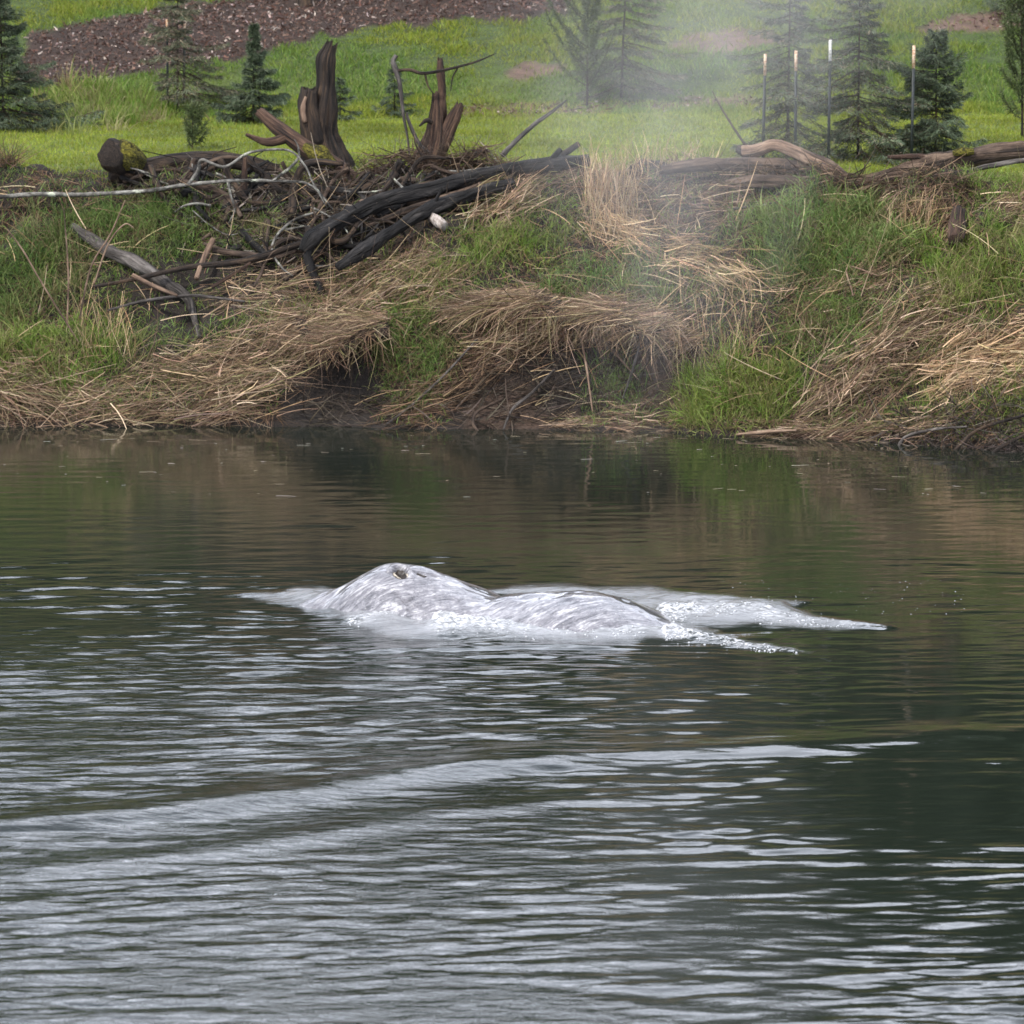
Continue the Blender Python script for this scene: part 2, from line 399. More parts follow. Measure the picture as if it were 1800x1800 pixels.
t.bsdf(cc, 0.95, t.bump(n2, 0.8, 0.06))
terrain = mk('terrain', tp, TF, t.m, col=tc, smooth=True)
tag(terrain, 'earth river bank rising to a green field and slope', 'ground', kind='structure')

# turf lips hanging over the two washed out hollows
LIPS = []
def turf_lip(px0, px1, u_back, reach, seed):
    n = 60; x = (np.linspace(px0, px1, n) - 900) / 125.0; k = np.linspace(0, 1, n)
    rch = reach * np.sin(math.pi * k) ** 0.5 * (0.75 + 0.6 * vnoise(x * 2.2, seed, 3)) + 0.02
    yb = Yw(x) + u_back; zb = hz(x, yb)
    fr = np.stack([x, yb - rch, zb - 0.10 - 0.16 * rch + 0.10 * vnoise(x * 3, seed + 2.0, 5)], -1)
    rows = [np.stack([x, yb + 0.25, hz(x, yb + 0.25) - 0.03], -1), np.stack([x, yb, zb + 0.03], -1), (np.stack([x, yb, zb], -1) + fr) / 2 + [0, 0, 0.06], fr,
            fr + [0, 0.03, -0.09], (np.stack([x, yb, zb], -1) + fr) / 2 + [0, 0, -0.14], np.stack([x, yb + 0.25, zb - 0.30], -1)]
    V = np.concatenate(rows); V[:, 2] += 0.03 * fbm(V[:, 0] * 6, V[:, 1] * 6, seed)
    i = (np.arange(len(rows) - 1)[:, None] * n + np.arange(n - 1)[None]).ravel()
    o = mk('overhanging_turf', V, np.stack([i, i + n, i + n + 1, i + 1], -1), terrain.data.materials[0], terrain, col=np.tile(soil, (len(V), 1)), smooth=True)
    LIPS.append((x, yb, zb, fr, rch))
turf_lip(500, 680, 1.25, 1.05, 1)
turf_lip(810, 1245, 1.25, 1.05, 2)

# ------------------------------------------------------------------ water
WX = np.concatenate([[-260, -160, -90, -50, -30, -20, -14], np.arange(-11, -3.2, 0.065), np.arange(-3.2, 5.2, 0.036), np.arange(5.2, 11.01, 0.065), [14, 20, 30, 50, 90, 160, 260]])
WY = np.concatenate([[-120, -60, -20, 0, 12, 20, 26, 29], np.arange(31, 48.5, 0.036), np.arange(48.5, 57.5, 0.030), np.arange(57.5, 74.5, 0.07), [76, 80]])
QX, QY = np.meshgrid(WX, WY)
wp = np.stack([QX, QY, np.zeros_like(QX)], -1).reshape(-1, 3)
X, Y = wp[:, 0], wp[:, 1]
wpx, wpy = proj(wp)
inner = (np.abs(X) < 11.1) & (Y > 30.9) & (Y < 74.6)
# ripple strength by place: quiet under the far bank, rough in the foreground
AX = np.array([-200, 300, 700, 1100, 1400, 1700, 2000.0])
AY = np.array([740, 860, 980, 1080, 1180, 1300, 1450, 1600, 1800, 2100.0])
AMP = np.array([[.12, .12, .12, .12, .12, .12, .12],
                [.22, .22, .20, .20, .20, .20, .20],
                [.40, .40, .32, .28, .28, .28, .28],
                [.62, .60, .42, .30, .24, .24, .24],
                [.85, .85, .75, .45, .30, .26, .26],
                [.95, 1.0, .90, .60, .36, .30, .30],
                [.85, 1.0, 1.0, .80, .52, .44, .44],
                [.85, 1.0, 1.0, .90, .75, .70, .70],
                [1.0, 1.05, 1.05, 1.05, 1.05, 1.05, 1.05],
                [1.1, 1.1, 1.1, 1.1, 1.1, 1.1, 1.1]])
def grid2(px, py, gx, gy, T):
    a = np.clip(np.interp(px, gx, np.arange(len(gx))), 0, len(gx) - 1.001); b = np.clip(np.interp(py, gy, np.arange(len(gy))), 0, len(gy) - 1.001)
    i = a.astype(int); j = b.astype(int); f = a - i; g = b - j
    return (T[j, i] * (1 - f) + T[j, i + 1] * f) * (1 - g) + (T[j + 1, i] * (1 - f) + T[j + 1, i + 1] * f) * g
amp = grid2(wpx, wpy, AX, AY, AMP) * inner
wr_ = np.random.default_rng(21)
wz = np.zeros(len(wp)); xw = X + 0.35 * vnoise(X * 0.7, Y * 0.7, 1); yw = Y + 0.30 * vnoise(X * 0.6, Y * 0.8, 4)
for k in range(84):
    lam = (0.11 * (0.30 / 0.11) ** wr_.random()) if k % 2 else (0.30 * (0.75 / 0.30) ** wr_.random())
    ang = R(95 + wr_.normal() * 14) if k % 6 else R(95 + wr_.normal() * 34)
    kk = 2 * math.pi / lam
    wz += (0.082 * math.sqrt(2 / 84) / kk) * (1.05 if lam > 0.3 else 0.95) * np.sin(kk * (xw * math.cos(ang) + yw * math.sin(ang)) + wr_.random() * 6.283)
gust = np.clip(1.0 + 1.4 * fbm(X * 0.35 + 3, Y * 0.28, 2) + 0.9 * fbm(X * 1.1, Y * 0.8, 31), 0.2, 2.1)
wz *= amp * gust
def swell(pts, wpx_, A, wob=5):
    """an old wake: a long low ridge whose near face leans to the sky"""
    P = np.array([atZ(a, b)[:2] for a, b in pts])
    d, tt = line_d(X, Y + 0.10 * fbm(X * 1.2, Y * 1.2, 3), P)
    below = np.interp(X, P[np.argsort(P[:, 0]), 0], P[np.argsort(P[:, 0]), 1]) - Y
    prof = np.where(below > 0, np.exp(-(d / wpx_) ** 2), np.exp(-(d / (wpx_ * 1.6)) ** 2))
    env = sstep(0, 0.12, tt) * (1 - sstep(0.82, 1.0, tt)) * (0.85 + 0.9 * fbm(X * 0.6, Y * 0.5, 7)).clip(0.35, 1.4)
    return A * prof * env * inner, np.exp(-(d / (wpx_ * 1.1)) ** 2) * env
S1, m1 = swell([(-200, 1468), (0, 1455), (250, 1432), (500, 1400), (700, 1368), (900, 1342), (1100, 1330), (1400, 1312), (1700, 1292), (2000, 1280)], 0.36, 0.060)
S2, m2 = swell([(-100, 1545), (150, 1522), (350, 1500), (550, 1470), (800, 1428), (1050, 1405), (1300, 1390)], 0.26, 0.022)
S3, m3 = swell([(500, 1352), (800, 1328), (1000, 1316), (1250, 1302)], 0.22, 0.016)
S4, m4 = swell([(300, 1158), (800, 1140), (1200, 1128), (1400, 1120)], 0.20, 0.014)
calm = np.clip(1 - 0.75 * m1 - 0.5 * m2 - 0.4 * m3, 0.2, 1)
lee = 1 - 0.45 * np.exp(-(((wpx - 150) / 260) ** 2 + ((wpy - 985) / 60) ** 2))
wz = wz * calm * lee + S1 + S2 + S3 + S4
# water disturbed by the whale
NEAR = [(425, 1046), (520, 1032), (600, 1034), (700, 1060), (850, 1080), (1000, 1092), (1170, 1098), (1260, 1112), (1180, 1122), (1060, 1128), (930, 1128), (800, 1122), (690, 1116), (610, 1098), (535, 1068)]
FAR = [(830, 1040), (900, 1032), (1000, 1030), (1150, 1032), (1230, 1042), (1300, 1052), (1420, 1058), (1390, 1068), (1430, 1084), (1570, 1103), (1420, 1104), (1280, 1104), (1170, 1098), (1100, 1075), (980, 1060)]
near_sd = poly_sd(wpx, wpy, NEAR); far_sd = poly_sd(wpx, wpy, FAR)
nm = sstep(-6, 14, near_sd + 14 * fbm(X * 3, Y * 1.2, 2)); fmk = sstep(-5, 10, far_sd + 10 * fbm(X * 3, Y * 1.2, 5))
near = sstep(-8, 30, near_sd); far = sstep(-6, 22, far_sd)
wz = wz * (1 - 0.6 * np.maximum(near, far))
wz += inner * near * (0.075 + 0.11 * fbm(X * 1.6, Y * 1.6, 11) + 0.018 * fbm(X * 7, Y * 7, 12))
wz += inner * far * (0.085 + 0.07 * fbm(X * 1.5, Y * 1.5, 13) + 0.012 * fbm(X * 7, Y * 7, 14))
FOAM_LINES = [([(1165, 1083), (1230, 1078), (1300, 1082), (1380, 1090), (1450, 1094), (1555, 1104)], 9, 0.055),
              ([(1170, 1112), (1250, 1122), (1310, 1134), (1370, 1140), (1425, 1147)], 7, 0.05),
              ([(770, 1098), (850, 1100), (930, 1108), (1010, 1112), (1100, 1112), (1180, 1113)], 13, 0.06),
              ([(615, 1094), (700, 1084), (780, 1076), (850, 1080)], 5, 0.04)]
foam = np.zeros(len(wp))
for pts, w, A in FOAM_LINES:
    d, tt = line_d(wpx, wpy, pts)
    w = w * (1.15 - 0.85 * tt); e = np.exp(-(d / w) ** 2) * inner * (1 - 0.75 * tt) * np.clip(0.75 + 1.1 * fbm(X * 2.2, Y * 1.1, 19), 0.1, 1.2)
    foam = np.maximum(foam, e)
    wz += A * e * (0.55 + 0.9 * fbm(X * 6, Y * 6, 15)) + 0.05 * e * fbm(X * 16, Y * 16, 16)
wp[:, 2] = wz
aer = np.maximum(nm * 1.0, fmk * 0.75) * inner
ny, nx = QX.shape
ii = (np.arange(ny - 1)[:, None] * nx + np.arange(nx - 1)[None]).ravel()
WF = np.stack([ii, ii + 1, ii + nx + 1, ii + nx], -1)
t = NT('river_water'); oc = t.node('ShaderNodeTexCoord').outputs['Object']
a_ = t.attr('aer').outputs['Fac']; f_ = t.attr('foam').outputs['Fac']; r_ = t.attr('rip').outputs['Fac']
n1 = t.noise(t.scale(oc, (5.0, 9.0, 5.0)), 1.0, 5, 0.6, 0.5)
n2 = t.noise(t.scale(oc, (14, 22, 14)), 1.0, 4, 0.65)
n3 = t.noise(t.scale(oc, (2.0, 6.0, 2.0)), 1.0, 4, 0.6, 1.0)
am = t.math('MULTIPLY', a_, t.rng_(n3, 0.25, 0.58, 0.35, 1.0), True)
fm_ = t.math('MULTIPLY', f_, t.rng_(n2, 0.42, 0.66, 0.0, 1.5), True)
c = t.mix(am, (0.011, 0.015, 0.011), (0.25, 0.258, 0.272))
c = t.mix(fm_, c, (0.56, 0.57, 0.59))
bs = t.math('ADD', t.math('MULTIPLY', r_, 0.10), t.math('MULTIPLY', am, 0.55))
nb = t.bump(n1, bs, 0.05)
rough = t.math('ADD', 0.012, t.math('MULTIPLY', fm_, 0.5))
b = t.bsdf(c, rough, nb); b.inputs['IOR'].default_value = 1.333
water = mk('water', wp, WF, t.m, smooth=True, attrs={'aer': aer, 'foam': foam, 'rip': np.clip(amp, 0, 1.2) * (0.7 + 0.9 * (1 - sstep(500, 1500, wpx)))})
tag(water, 'dark rippled river water reflecting bank and pale sky', 'water', kind='structure')
def wz_at(x, y):
    i = np.clip(np.searchsorted(WX, x), 0, nx - 1); j = np.clip(np.searchsorted(WY, y), 0, ny - 1)
    return wz.reshape(ny, nx)[j, i]

# ------------------------------------------------------------------ whale
XS = np.array([470, 500, 540, 590, 620, 650, 675, 695, 730, 770, 810, 850, 875, 910, 960, 1000, 1040, 1080, 1120, 1160, 1200, 1300, 1400.0])
YT = np.array([1100, 1078, 1056, 1034, 1021, 1003, 993, 990, 995, 1010, 1026, 1042, 1048, 1047, 1042, 1040, 1043, 1052, 1068, 1089, 1110, 1150, 1180.0])
YC = np.interp(XS, [470, 600, 700, 800, 900, 1000, 1100, 1200, 1400], [1062, 1066, 1074, 1081, 1087, 1092, 1097, 1104, 1118])
HALF_A = np.interp(XS, [470, 540, 600, 650, 700, 780, 850, 950, 1050, 1200, 1400], [.16, .36, .48, .52, .55, .66, .86, 1.0, 1.0, .85, .55])
HALF_B = np.interp(XS, [470, 540, 600, 700, 850, 1000, 1200, 1400], [.25, .40, .50, .60, .62, .62, .60, .5])
sx = np.linspace(470, 1400, 330)
from_x = lambda A: np.interp(sx, XS, A)
def smooth1(a, k=7):
    w = np.hanning(k + 2)[1:-1]; w /= w.sum(); return np.convolve(np.pad(a, k // 2, mode='edge'), w, 'valid')
cen = atZ(sx, smooth1(from_x(YC), 21), 0.0)
hh = smooth1(from_x((YC - YT) / 163.0), 13); aa = smooth1(from_x(HALF_A), 21); bb = smooth1(from_x(HALF_B), 21)
th = np.linspace(0, 2 * math.pi, 161)[:-1]
S_, TH = np.meshgrid(np.arange(len(sx)), th, indexing='ij')
tang = unit(np.gradient(cen, axis=0)); nrm = np.stack([-tang[:, 1], tang[:, 0], 0 * sx], -1)   # points away from the camera
ct, st = np.cos(TH), np.sin(TH)
ct_ = np.sign(ct) * np.abs(ct) ** 1.0; st_ = np.sign(st) * np.abs(st) ** 0.92
WV = cen[:, None] + nrm[:, None] * (ct_ * aa[:, None])[..., None]
WV[..., 2] = (hh - bb)[:, None] + st_ * bb[:, None]
# folds, a ridge along the back, lumps
arc = TH * 0.9; sl = sx[:, None] / 165.0 + 0 * TH
WV[..., 2] += 0.04 * fbm(sl * 2.2, arc * 2.0, 3) + 0.009 * fbm(sl * 7 + arc * 4, arc * 9 - sl * 3, 5) + 0.004 * fbm(sl * 16 + arc * 9, arc * 24 - sl * 8, 6)
bend = np.exp(-((sx - 862) / 16.0) ** 2)[:, None] * np.exp(-((TH - 1.2) / 0.8) ** 2)
WV[..., 2] -= 0.035 * bend
WP = WV.reshape(-1, 3); wqx, wqy = proj(WP)
front = (ct.ravel() < 0.45) & (st.ravel() > 0)
def pit(cx, cy, rx, ry, depth, rim, tilt=0.0):
    dx, dy = wqx - cx, wqy - cy
    u = (dx * math.cos(tilt) + dy * math.sin(tilt)) / rx; v = (-dx * math.sin(tilt) + dy * math.cos(tilt)) / ry
    q = np.hypot(u, v)
    k = np.where(front, np.exp(-q ** 4), 0)
    WP[:, 1] += depth * k; WP[:, 2] += -0.35 * depth * k + np.where(front & (v < 0.4), rim * np.exp(-((q - 1.45) / 0.35) ** 2), 0)
pit(704, 1008, 13, 8, 0.13, 0.03, 0.25)
pit(738, 1010, 15, 2.6, 0.02, 0.012, 0.30)
pit(762, 1014, 12, 3.0, 0.02, 0.008, 0.35)
n_s, n_t = S_.shape
ii, kk = np.meshgrid(np.arange(n_s - 1), np.arange(n_t), indexing='ij'); k2 = (kk + 1) % n_t
F4 = np.stack([ii * n_t + kk, ii * n_t + k2, (ii + 1) * n_t + k2, (ii + 1) * n_t + kk], -1).reshape(-1, 4)
k = np.arange(n_t); k2 = (k + 1) % n_t
WP = np.concatenate([WP, [WP[:n_t].mean(0)], [WP[-n_t:].mean(0)]]); e = (n_s - 1) * n_t
F3 = np.concatenate([np.stack([k2, k, np.full(n_t, n_s * n_t)], -1), np.stack([e + k, e + k2, np.full(n_t, n_s * n_t + 1)], -1)])
F4 = F4[:, ::-1]; F3 = F3[:, ::-1]
skin = np.concatenate([np.stack([sl, arc * 0.6, 0 * sl], -1).reshape(-1, 3), [[0, 0, 0]], [[0, 0, 0]]])
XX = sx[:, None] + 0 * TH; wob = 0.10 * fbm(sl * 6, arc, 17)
rim_shade = np.exp(-((TH + wob - 1.43) / 0.13) ** 4) * sstep(1000, 1060, XX) * (1 - sstep(1150, 1180, XX)) + np.exp(-((TH + wob - 1.36) / 0.14) ** 4) * sstep(800, 830, XX) * (1 - sstep(855, 872, XX))  # shaded far side of back and neck, painted as a dark band
ridge = np.concatenate([rim_shade.ravel() * 0.9, [0, 0]])
t = NT('whale_skin'); g = t.attr('skin').outputs['Vector']
rot = t.node('ShaderNodeMapping', {'Vector': g, 'Rotation': (0, 0, R(38)), 'Scale': (1, 1, 1)}).outputs[0]
s1 = t.noise(t.scale(rot, (5, 26, 1)), 1.0, 5, 0.65, 0.8)
s2 = t.noise(t.scale(g, (4, 5, 1)), 1.0, 5, 0.6, 0.5)
s3 = t.noise(t.scale(rot, (30, 60, 1)), 1.0, 3, 0.6)
f = t.math('ADD', t.math('MULTIPLY', s1, 0.5), t.math('ADD', t.math('MULTIPLY', s2, 0.3), t.math('MULTIPLY', s3, 0.2)))
c = t.ramp(f, [(0.38, (0.075, 0.073, 0.083)), (0.46, (0.175, 0.170, 0.19)), (0.525, (0.29, 0.28, 0.305)), (0.60, (0.64, 0.625, 0.64))])
vor = t.node('ShaderNodeTexVoronoi', {'Vector': t.scale(g, (16, 20, 1)), 'Scale': 1.0}).outputs['Distance']
c = t.mix(t.rng_(vor, 0.10, 0.18, 0.35, 0.0), c, (0.62, 0.60, 0.56))
c = t.mix(t.attr('ridge').outputs['Fac'], c, (0.030, 0.027, 0.028))  # far-side shade mixed into the skin colour
b = t.bsdf(c, t.rng_(s2, 0.3, 0.7, 0.20, 0.42), t.bump(t.math('ADD', f, t.math('MULTIPLY', t.noise(t.scale(rot, (18, 55, 1)), 1.0, 4, 0.7), 0.5)), 1.0, 0.07)); b.inputs['Specular IOR Level'].default_value = 0.5; b.inputs['Coat Weight'].default_value = 1.0; b.inputs['Coat Roughness'].default_value = 0.08
whale_e = empty('whale', (float(cen[150, 0]), float(cen[150, 1]), -0.9))
tag(whale_e, 'pale grey mottled whale breaking the river surface with head hump and arched back', 'whale')
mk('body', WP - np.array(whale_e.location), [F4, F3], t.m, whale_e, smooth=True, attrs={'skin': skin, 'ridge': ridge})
t = NT('blowhole_dark'); oc = t.node('ShaderNodeTexCoord').outputs['Object']
t.bsdf(t.ramp(t.noise(oc, 30), [(0.3, (0.006, 0.005, 0.004)), (0.7, (0.03, 0.02, 0.014))]), 0.35); M_BH = t.m
t = NT('blowhole_lip'); oc = t.node('ShaderNodeTexCoord').outputs['Object']
t.bsdf(t.ramp(t.noise(oc, 25), [(0.3, (0.22, 0.19, 0.15)), (0.7, (0.50, 0.45, 0.37))]), 0.5); M_LIP = t.m
def on_whale(px, py):
    d = np.hypot(wqx - px, wqy - py) + np.where(front, 0, 1e6); return WP[np.argmin(d)]
for (cx, cy, rx, ry, tilt) in ((704, 1008, 11, 7, 0.25), (741, 1011, 10, 1.7, 0.3)):
    ring = []
    for a in np.linspace(0, 2 * math.pi, 15)[:-1]:
        u, v = rx * math.cos(a) * (1 + 0.15 * math.sin(3 * a)), ry * math.sin(a)
        ring.append(on_whale(cx + u * math.cos(tilt) - v * math.sin(tilt), cy + u * math.sin(tilt) + v * math.cos(tilt)))
    ring = np.array(ring); ctr = on_whale(cx, cy) + np.array([0, -0.012, 0.004])
    mid = ctr + (ring - ctr) * 0.55
    V = np.concatenate([ring + [0, -0.008, 0.003], mid + [0, -0.012, 0.003], [ctr]]) - np.array(whale_e.location); k = np.arange(14); k2 = (k + 1) % 14
    o = mk('blowhole', V, [np.stack([k, k2, k2 + 14, k + 14], -1), np.stack([k + 14, k2 + 14, np.full(14, 28)], -1)], M_BH, whale_e, smooth=True)
    if rx == 11:
        lip = [on_whale(cx - 9, cy - 5), on_whale(cx - 11, cy), on_whale(cx - 7, cy + 6), on_whale(cx + 1, cy + 8)]
        V, F, C, G = tube(np.array(lip) + [0, -0.01, 0.006], [.004, .012, .011, .004], 6, 12, 0.2)
        mk('blowhole_lip', V - np.array(whale_e.location), [F, C], M_LIP, o, smooth=True)
        lip = [on_whale(cx + 9, cy - 2), on_whale(cx + 13, cy + 2), on_whale(cx + 11, cy + 7)]
        V, F, C, G = tube(np.array(lip) + [0, -0.01, 0.006], [.004, .012, .004], 6, 10, 0.2)
        mk('blowhole_lip', V - np.array(whale_e.location), [F, C], M_LIP, o, smooth=True)

# foam: real bubbles heaped along the wake
ph = (1 + 5 ** 0.5) / 2
IV = unit(np.array([(-1, ph, 0), (1, ph, 0), (-1, -ph, 0), (1, -ph, 0), (0, -1, ph), (0, 1, ph), (0, -1, -ph), (0, 1, -ph), (ph, 0, -1), (ph, 0, 1), (-ph, 0, -1), (-ph, 0, 1)], float))
IF = np.array([(0, 11, 5), (0, 5, 1), (0, 1, 7), (0, 7, 10), (0, 10, 11), (1, 5, 9), (5, 11, 4), (11, 10, 2), (10, 7, 6), (7, 1, 8), (3, 9, 4), (3, 4, 2), (3, 2, 6), (3, 6, 8), (3, 8, 9), (4, 9, 5), (2, 4, 11), (6, 2, 10), (8, 6, 7), (9, 8, 1)])
t = NT('foam'); t.bsdf((0.55, 0.56, 0.58), 0.25, Subsurface_Weight=0.0); M_FOAM = t.m
def bubbles(name, P, r, label):
    V = (P[:, None] + IV[None] * r[:, None, None] * np.array([1.2, 1.2, 0.75])).reshape(-1, 3)
    F = (IF[None] + (np.arange(len(P)) * 12)[:, None, None]).reshape(-1, 3)
    o = mk(name, V, F, M_FOAM, smooth=True); return tag(o, label, 'foam', kind='stuff')
names = ['white foam crest trailing behind the whale towards the far bank', 'white foam crest trailing behind the whale on the near side',
         'churned white foam along the side of the whale', 'thin line of bubbles over the submerged head of the whale']
for (pts, w, A), lab, cnt in zip(FOAM_LINES, names, (1100, 700, 900, 220)):
    p = np.array(pts, float); tt = rng.random(cnt) ** 2.2 * 0.9 * (len(p) - 1); i = tt.astype(int).clip(0, len(p) - 2); f = (tt - i)[:, None]
    q = p[i] * (1 - f) + p[i + 1] * f; q[:, 1] += rng.normal(size=cnt) * w * 0.6 * (1.1 - 0.8 * tt / (len(p) - 1))
    clump = fbm(q[:, 0] * 0.07, q[:, 1] * 0.2, 3) + 0.12 * rng.normal(size=len(q))
    q = q[clump > 0.0]
    P = atZ(q[:, 0], q[:, 1], 0.03); r = 0.002 + 0.010 * rng.random(len(P)) ** 3
    P[:, 2] = wz_at(P[:, 0], P[:, 1]) + r * 0.2
    bubbles('foam', P, r, lab)
q = np.stack([1250 + 450 * rng.random(110), 1080 - 60 * rng.random(110)], -1)  # glints on the ripples, built as small pale beads
P = atZ(q[:, 0], q[:, 1], 0.0); r = 0.002 + 0.005 * rng.random(len(P)) ** 3; P[:, 2] = wz_at(P[:, 0], P[:, 1])
bubbles('water_glints', P, r, 'scattered glints on dark water beyond the wake, modelled as pale beads')

# ------------------------------------------------------------------ grass, straw, litter
def jit(cols, n, v=0.25):
    c = np.array(cols)[rng.integers(0, len(cols), n)]
    return c * (1 + v * rng.normal(size=(n, 1))).clip(0.35, 2.0) * (1 + 0.04 * rng.normal(size=(n, 3)))
G_BANK = [(0.135, 0.215, 0.055), (0.165, 0.245, 0.065), (0.105, 0.165, 0.048), (0.20, 0.25, 0.085), (0.23, 0.21, 0.10)]
G_LIME = [(0.18, 0.26, 0.050), (0.21, 0.275, 0.06), (0.14, 0.22, 0.04), (0.25, 0.26, 0.09), (0.26, 0.23, 0.11)]
G_FIELD = [(0.235, 0.29, 0.032), (0.27, 0.315, 0.038), (0.20, 0.265, 0.032), (0.29, 0.30, 0.06)]
G_HILL = [(0.115, 0.195, 0.035), (0.145, 0.22, 0.04), (0.09, 0.16, 0.03), (0.18, 0.23, 0.05)]
STRAW = [(0.34, 0.235, 0.145), (0.25, 0.165, 0.105), (0.17, 0.11, 0.075), (0.46, 0.35, 0.235), (0.11, 0.072, 0.052), (0.21, 0.15, 0.105), (0.22, 0.19, 0.09)]
STRAW_D = [(0.16, 0.10, 0.06), (0.12, 0.075, 0.046), (0.20, 0.13, 0.08), (0.09, 0.058, 0.04)]
STRAW_P = [(0.46, 0.33, 0.19), (0.38, 0.26, 0.15), (0.52, 0.39, 0.25), (0.28, 0.18, 0.10)]

def blades(S, P, cols, L, W, lean=0.5, droop=0.35, seg=3, bias=(0, -0.25, 0)):
    n = len(P); d = rng.normal(size=(n, 3)) * lean; d[:, 2] = 1; d += np.array(bias)
    S.add(P, d, L * (0.5 + 0.8 * rng.random(n)), W * (0.7 + 0.6 * rng.random(n)), jit(cols, n), droop * (0.4 + 1.2 * rng.random(n)), 0.12, seg)
def thatch(S, poly, n, ang, spread, L, W, cols, thick=0.12, droop=0.12, lift=0.02, seg=4, tilt=0.12):
    q = in_poly(poly, n); q = q + rng.normal(size=q.shape) * [16, 9]
    cl = fbm(q[:, 0] / 26.0, q[:, 1] / 15.0, int(abs(ang)) % 9 + int(n) % 13) + 0.22 * rng.normal(size=len(q)); q = q[cl > -0.16]
    P = ground(q[:, 0], q[:, 1]); N = gnormal(P); m = len(P)
    # bundles share a direction, so the lay reads as combed rather than random; one in six lies across
    a = ang + spread * (2.4 * fbm(q[:, 0] / 42.0, q[:, 1] / 26.0, 4) + 0.6 * rng.normal(size=m))
    x = rng.random(m) < 0.17; a = np.where(x, ang + rng.normal(size=m) * 65, a); a = np.radians(a)
    d = np.stack([np.cos(a), 0 * a, np.sin(a)], -1); d = d - N * (d * N).sum(-1, keepdims=True); d = unit(d)
    d = d + N * (tilt * rng.normal(size=(m, 1)) + 0.03)
    hump = np.clip(0.5 + 1.6 * fbm(q[:, 0] / 60.0, q[:, 1] / 34.0, 8), 0.05, 1.5)
    ln = L * (0.30 + 1.05 * rng.random(m)) * np.where(x, 0.7, 1.0)
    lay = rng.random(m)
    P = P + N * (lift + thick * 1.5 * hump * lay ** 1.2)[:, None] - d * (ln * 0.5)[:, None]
    tone = jit(cols, m, 0.30) * (0.55 + 0.75 * lay)[:, None]       # shade inside the mat put into the colour, lowest stems darkest
    S.add(P, d, ln, W * (0.40 + 1.25 * rng.random(m) ** 2), tone, droop * 1.6 * (rng.random(m)), 0.24, seg, 0.4, kink=0.8)

def tufts(S, poly, n_tuft, per, cols, L, W, rad=0.10, lean=0.42, droop=0.45, bias=(0, -0.3, 0)):
    q = in_poly(poly, n_tuft); q = q + rng.normal(size=q.shape) * [14, 8]; C = ground(q[:, 0], q[:, 1])
    P = np.repeat(C, per, 0); off = rng.normal(size=(len(P), 2)) * rad; P[:, :2] += off
    P[:, 2] = hz(P[:, 0], P[:, 1]) - 0.01
    n = len(P); d = rng.normal(size=(n, 3)) * lean * 0.6; d[:, :2] += off / max(rad, 1e-3) * lean * 0.5; d[:, 2] = 1; d += np.array(bias)
    tl = np.repeat(0.65 + 0.6 * rng.random(n_tuft), per); tcol = np.repeat(jit(cols, n_tuft, 0.18), per, 0)
    S.add(P, d, L * tl * (0.45 + 0.75 * rng.random(n)), W * (0.7 + 0.6 * rng.random(n)), tcol * (0.7 + 0.6 * rng.random((n, 1))), droop * (0.3 + 1.3 * rng.random(n)), 0.10, 3, 0.12)

# field and slope
S = Strands()
n = 120000; P = np.stack([-10 + 20 * rng.random(n), 73.5 + 16.5 * rng.random(n), np.zeros(n)], -1)
P = P[(P[:, 1] - Yw(P[:, 0])) > 3.9]; P[:, 2] = hz(P[:, 0], P[:, 1]) - 0.005
pm = 0.85 + 0.5 * fbm(P[:, 0] * 0.8, P[:, 1] * 0.5, 2)
nn = len(P); d = rng.normal(size=(nn, 3)) * 0.45; d[:, 2] = 1
S.add(P, d, 0.055 + 0.06 * rng.random(nn), 0.010 + 0.008 * rng.random(nn), jit(G_FIELD, nn, 0.18) * pm[:, None], 0.2, 0.1, 1)
o = S.build('field_grass', M_GRASS); tag(o, 'short sunlit yellow green grass of the flat field above the bank', 'grass', kind='stuff')
def in_any(P, polys, grow=0):
    x, y = proj(P); m = np.zeros(len(P), bool)
    for p in polys: m |= poly_sd(x, y, p) + 14 * fbm(P[:, 0] * 2, P[:, 1] * 0.7, 5) > -grow
    return m
S = Strands()
n = 190000; P = np.stack([-13 + 26 * rng.random(n), 88.0 + 18 * rng.random(n), np.zeros(n)], -1)
P[:, 2] = hz(P[:, 0], P[:, 1]) - 0.01
P = P[~in_any(P, LITTER) & (~in_any(P, DIRT) | (rng.random(len(P)) < 0.15))]; nn = len(P)
cl = fbm(P[:, 0] * 1.6, P[:, 1] * 1.0, 12); hgt = np.clip(0.9 + 1.8 * cl, 0.35, 2.0)
d = rng.normal(size=(nn, 3)) * 0.4; d[:, 2] = 1
yel = sstep(-0.2, 0.25, fbm(P[:, 0] * 0.6, P[:, 1] * 0.45, 14) + 0.3 * fbm(P[:, 0] * 2.2, P[:, 1] * 1.4, 24))[:, None]
cc = jit(G_HILL, nn, 0.2) * (1 - yel) + jit(G_FIELD, nn, 0.2) * yel * 0.8
S.add(P, d, (0.08 + 0.10 * rng.random(nn)) * hgt, 0.015 + 0.012 * rng.random(nn), cc, 0.25, 0.1, 1)
o = S.build('slope_grass', M_GRASS); tag(o, 'longer green grass covering the slope behind the field', 'grass', kind='stuff')
S = Strands()
tufts(S, [(50, 190), (120, 160), (200, 165), (280, 190), (290, 222), (60, 228)], 90, 36, G_LIME, 0.60, 0.018, 0.12, 0.35, 0.5)
o = S.build('tall_grass_clump', M_GRASS); tag(o, 'tall lush bright green grass clump at the foot of the leaf litter', 'grass', kind='stuff')
S = Strands()
tufts(S, [(290, 195), (380, 185), (560, 200), (560, 222), (290, 222)], 70, 22, G_LIME, 0.24, 0.016, 0.10)
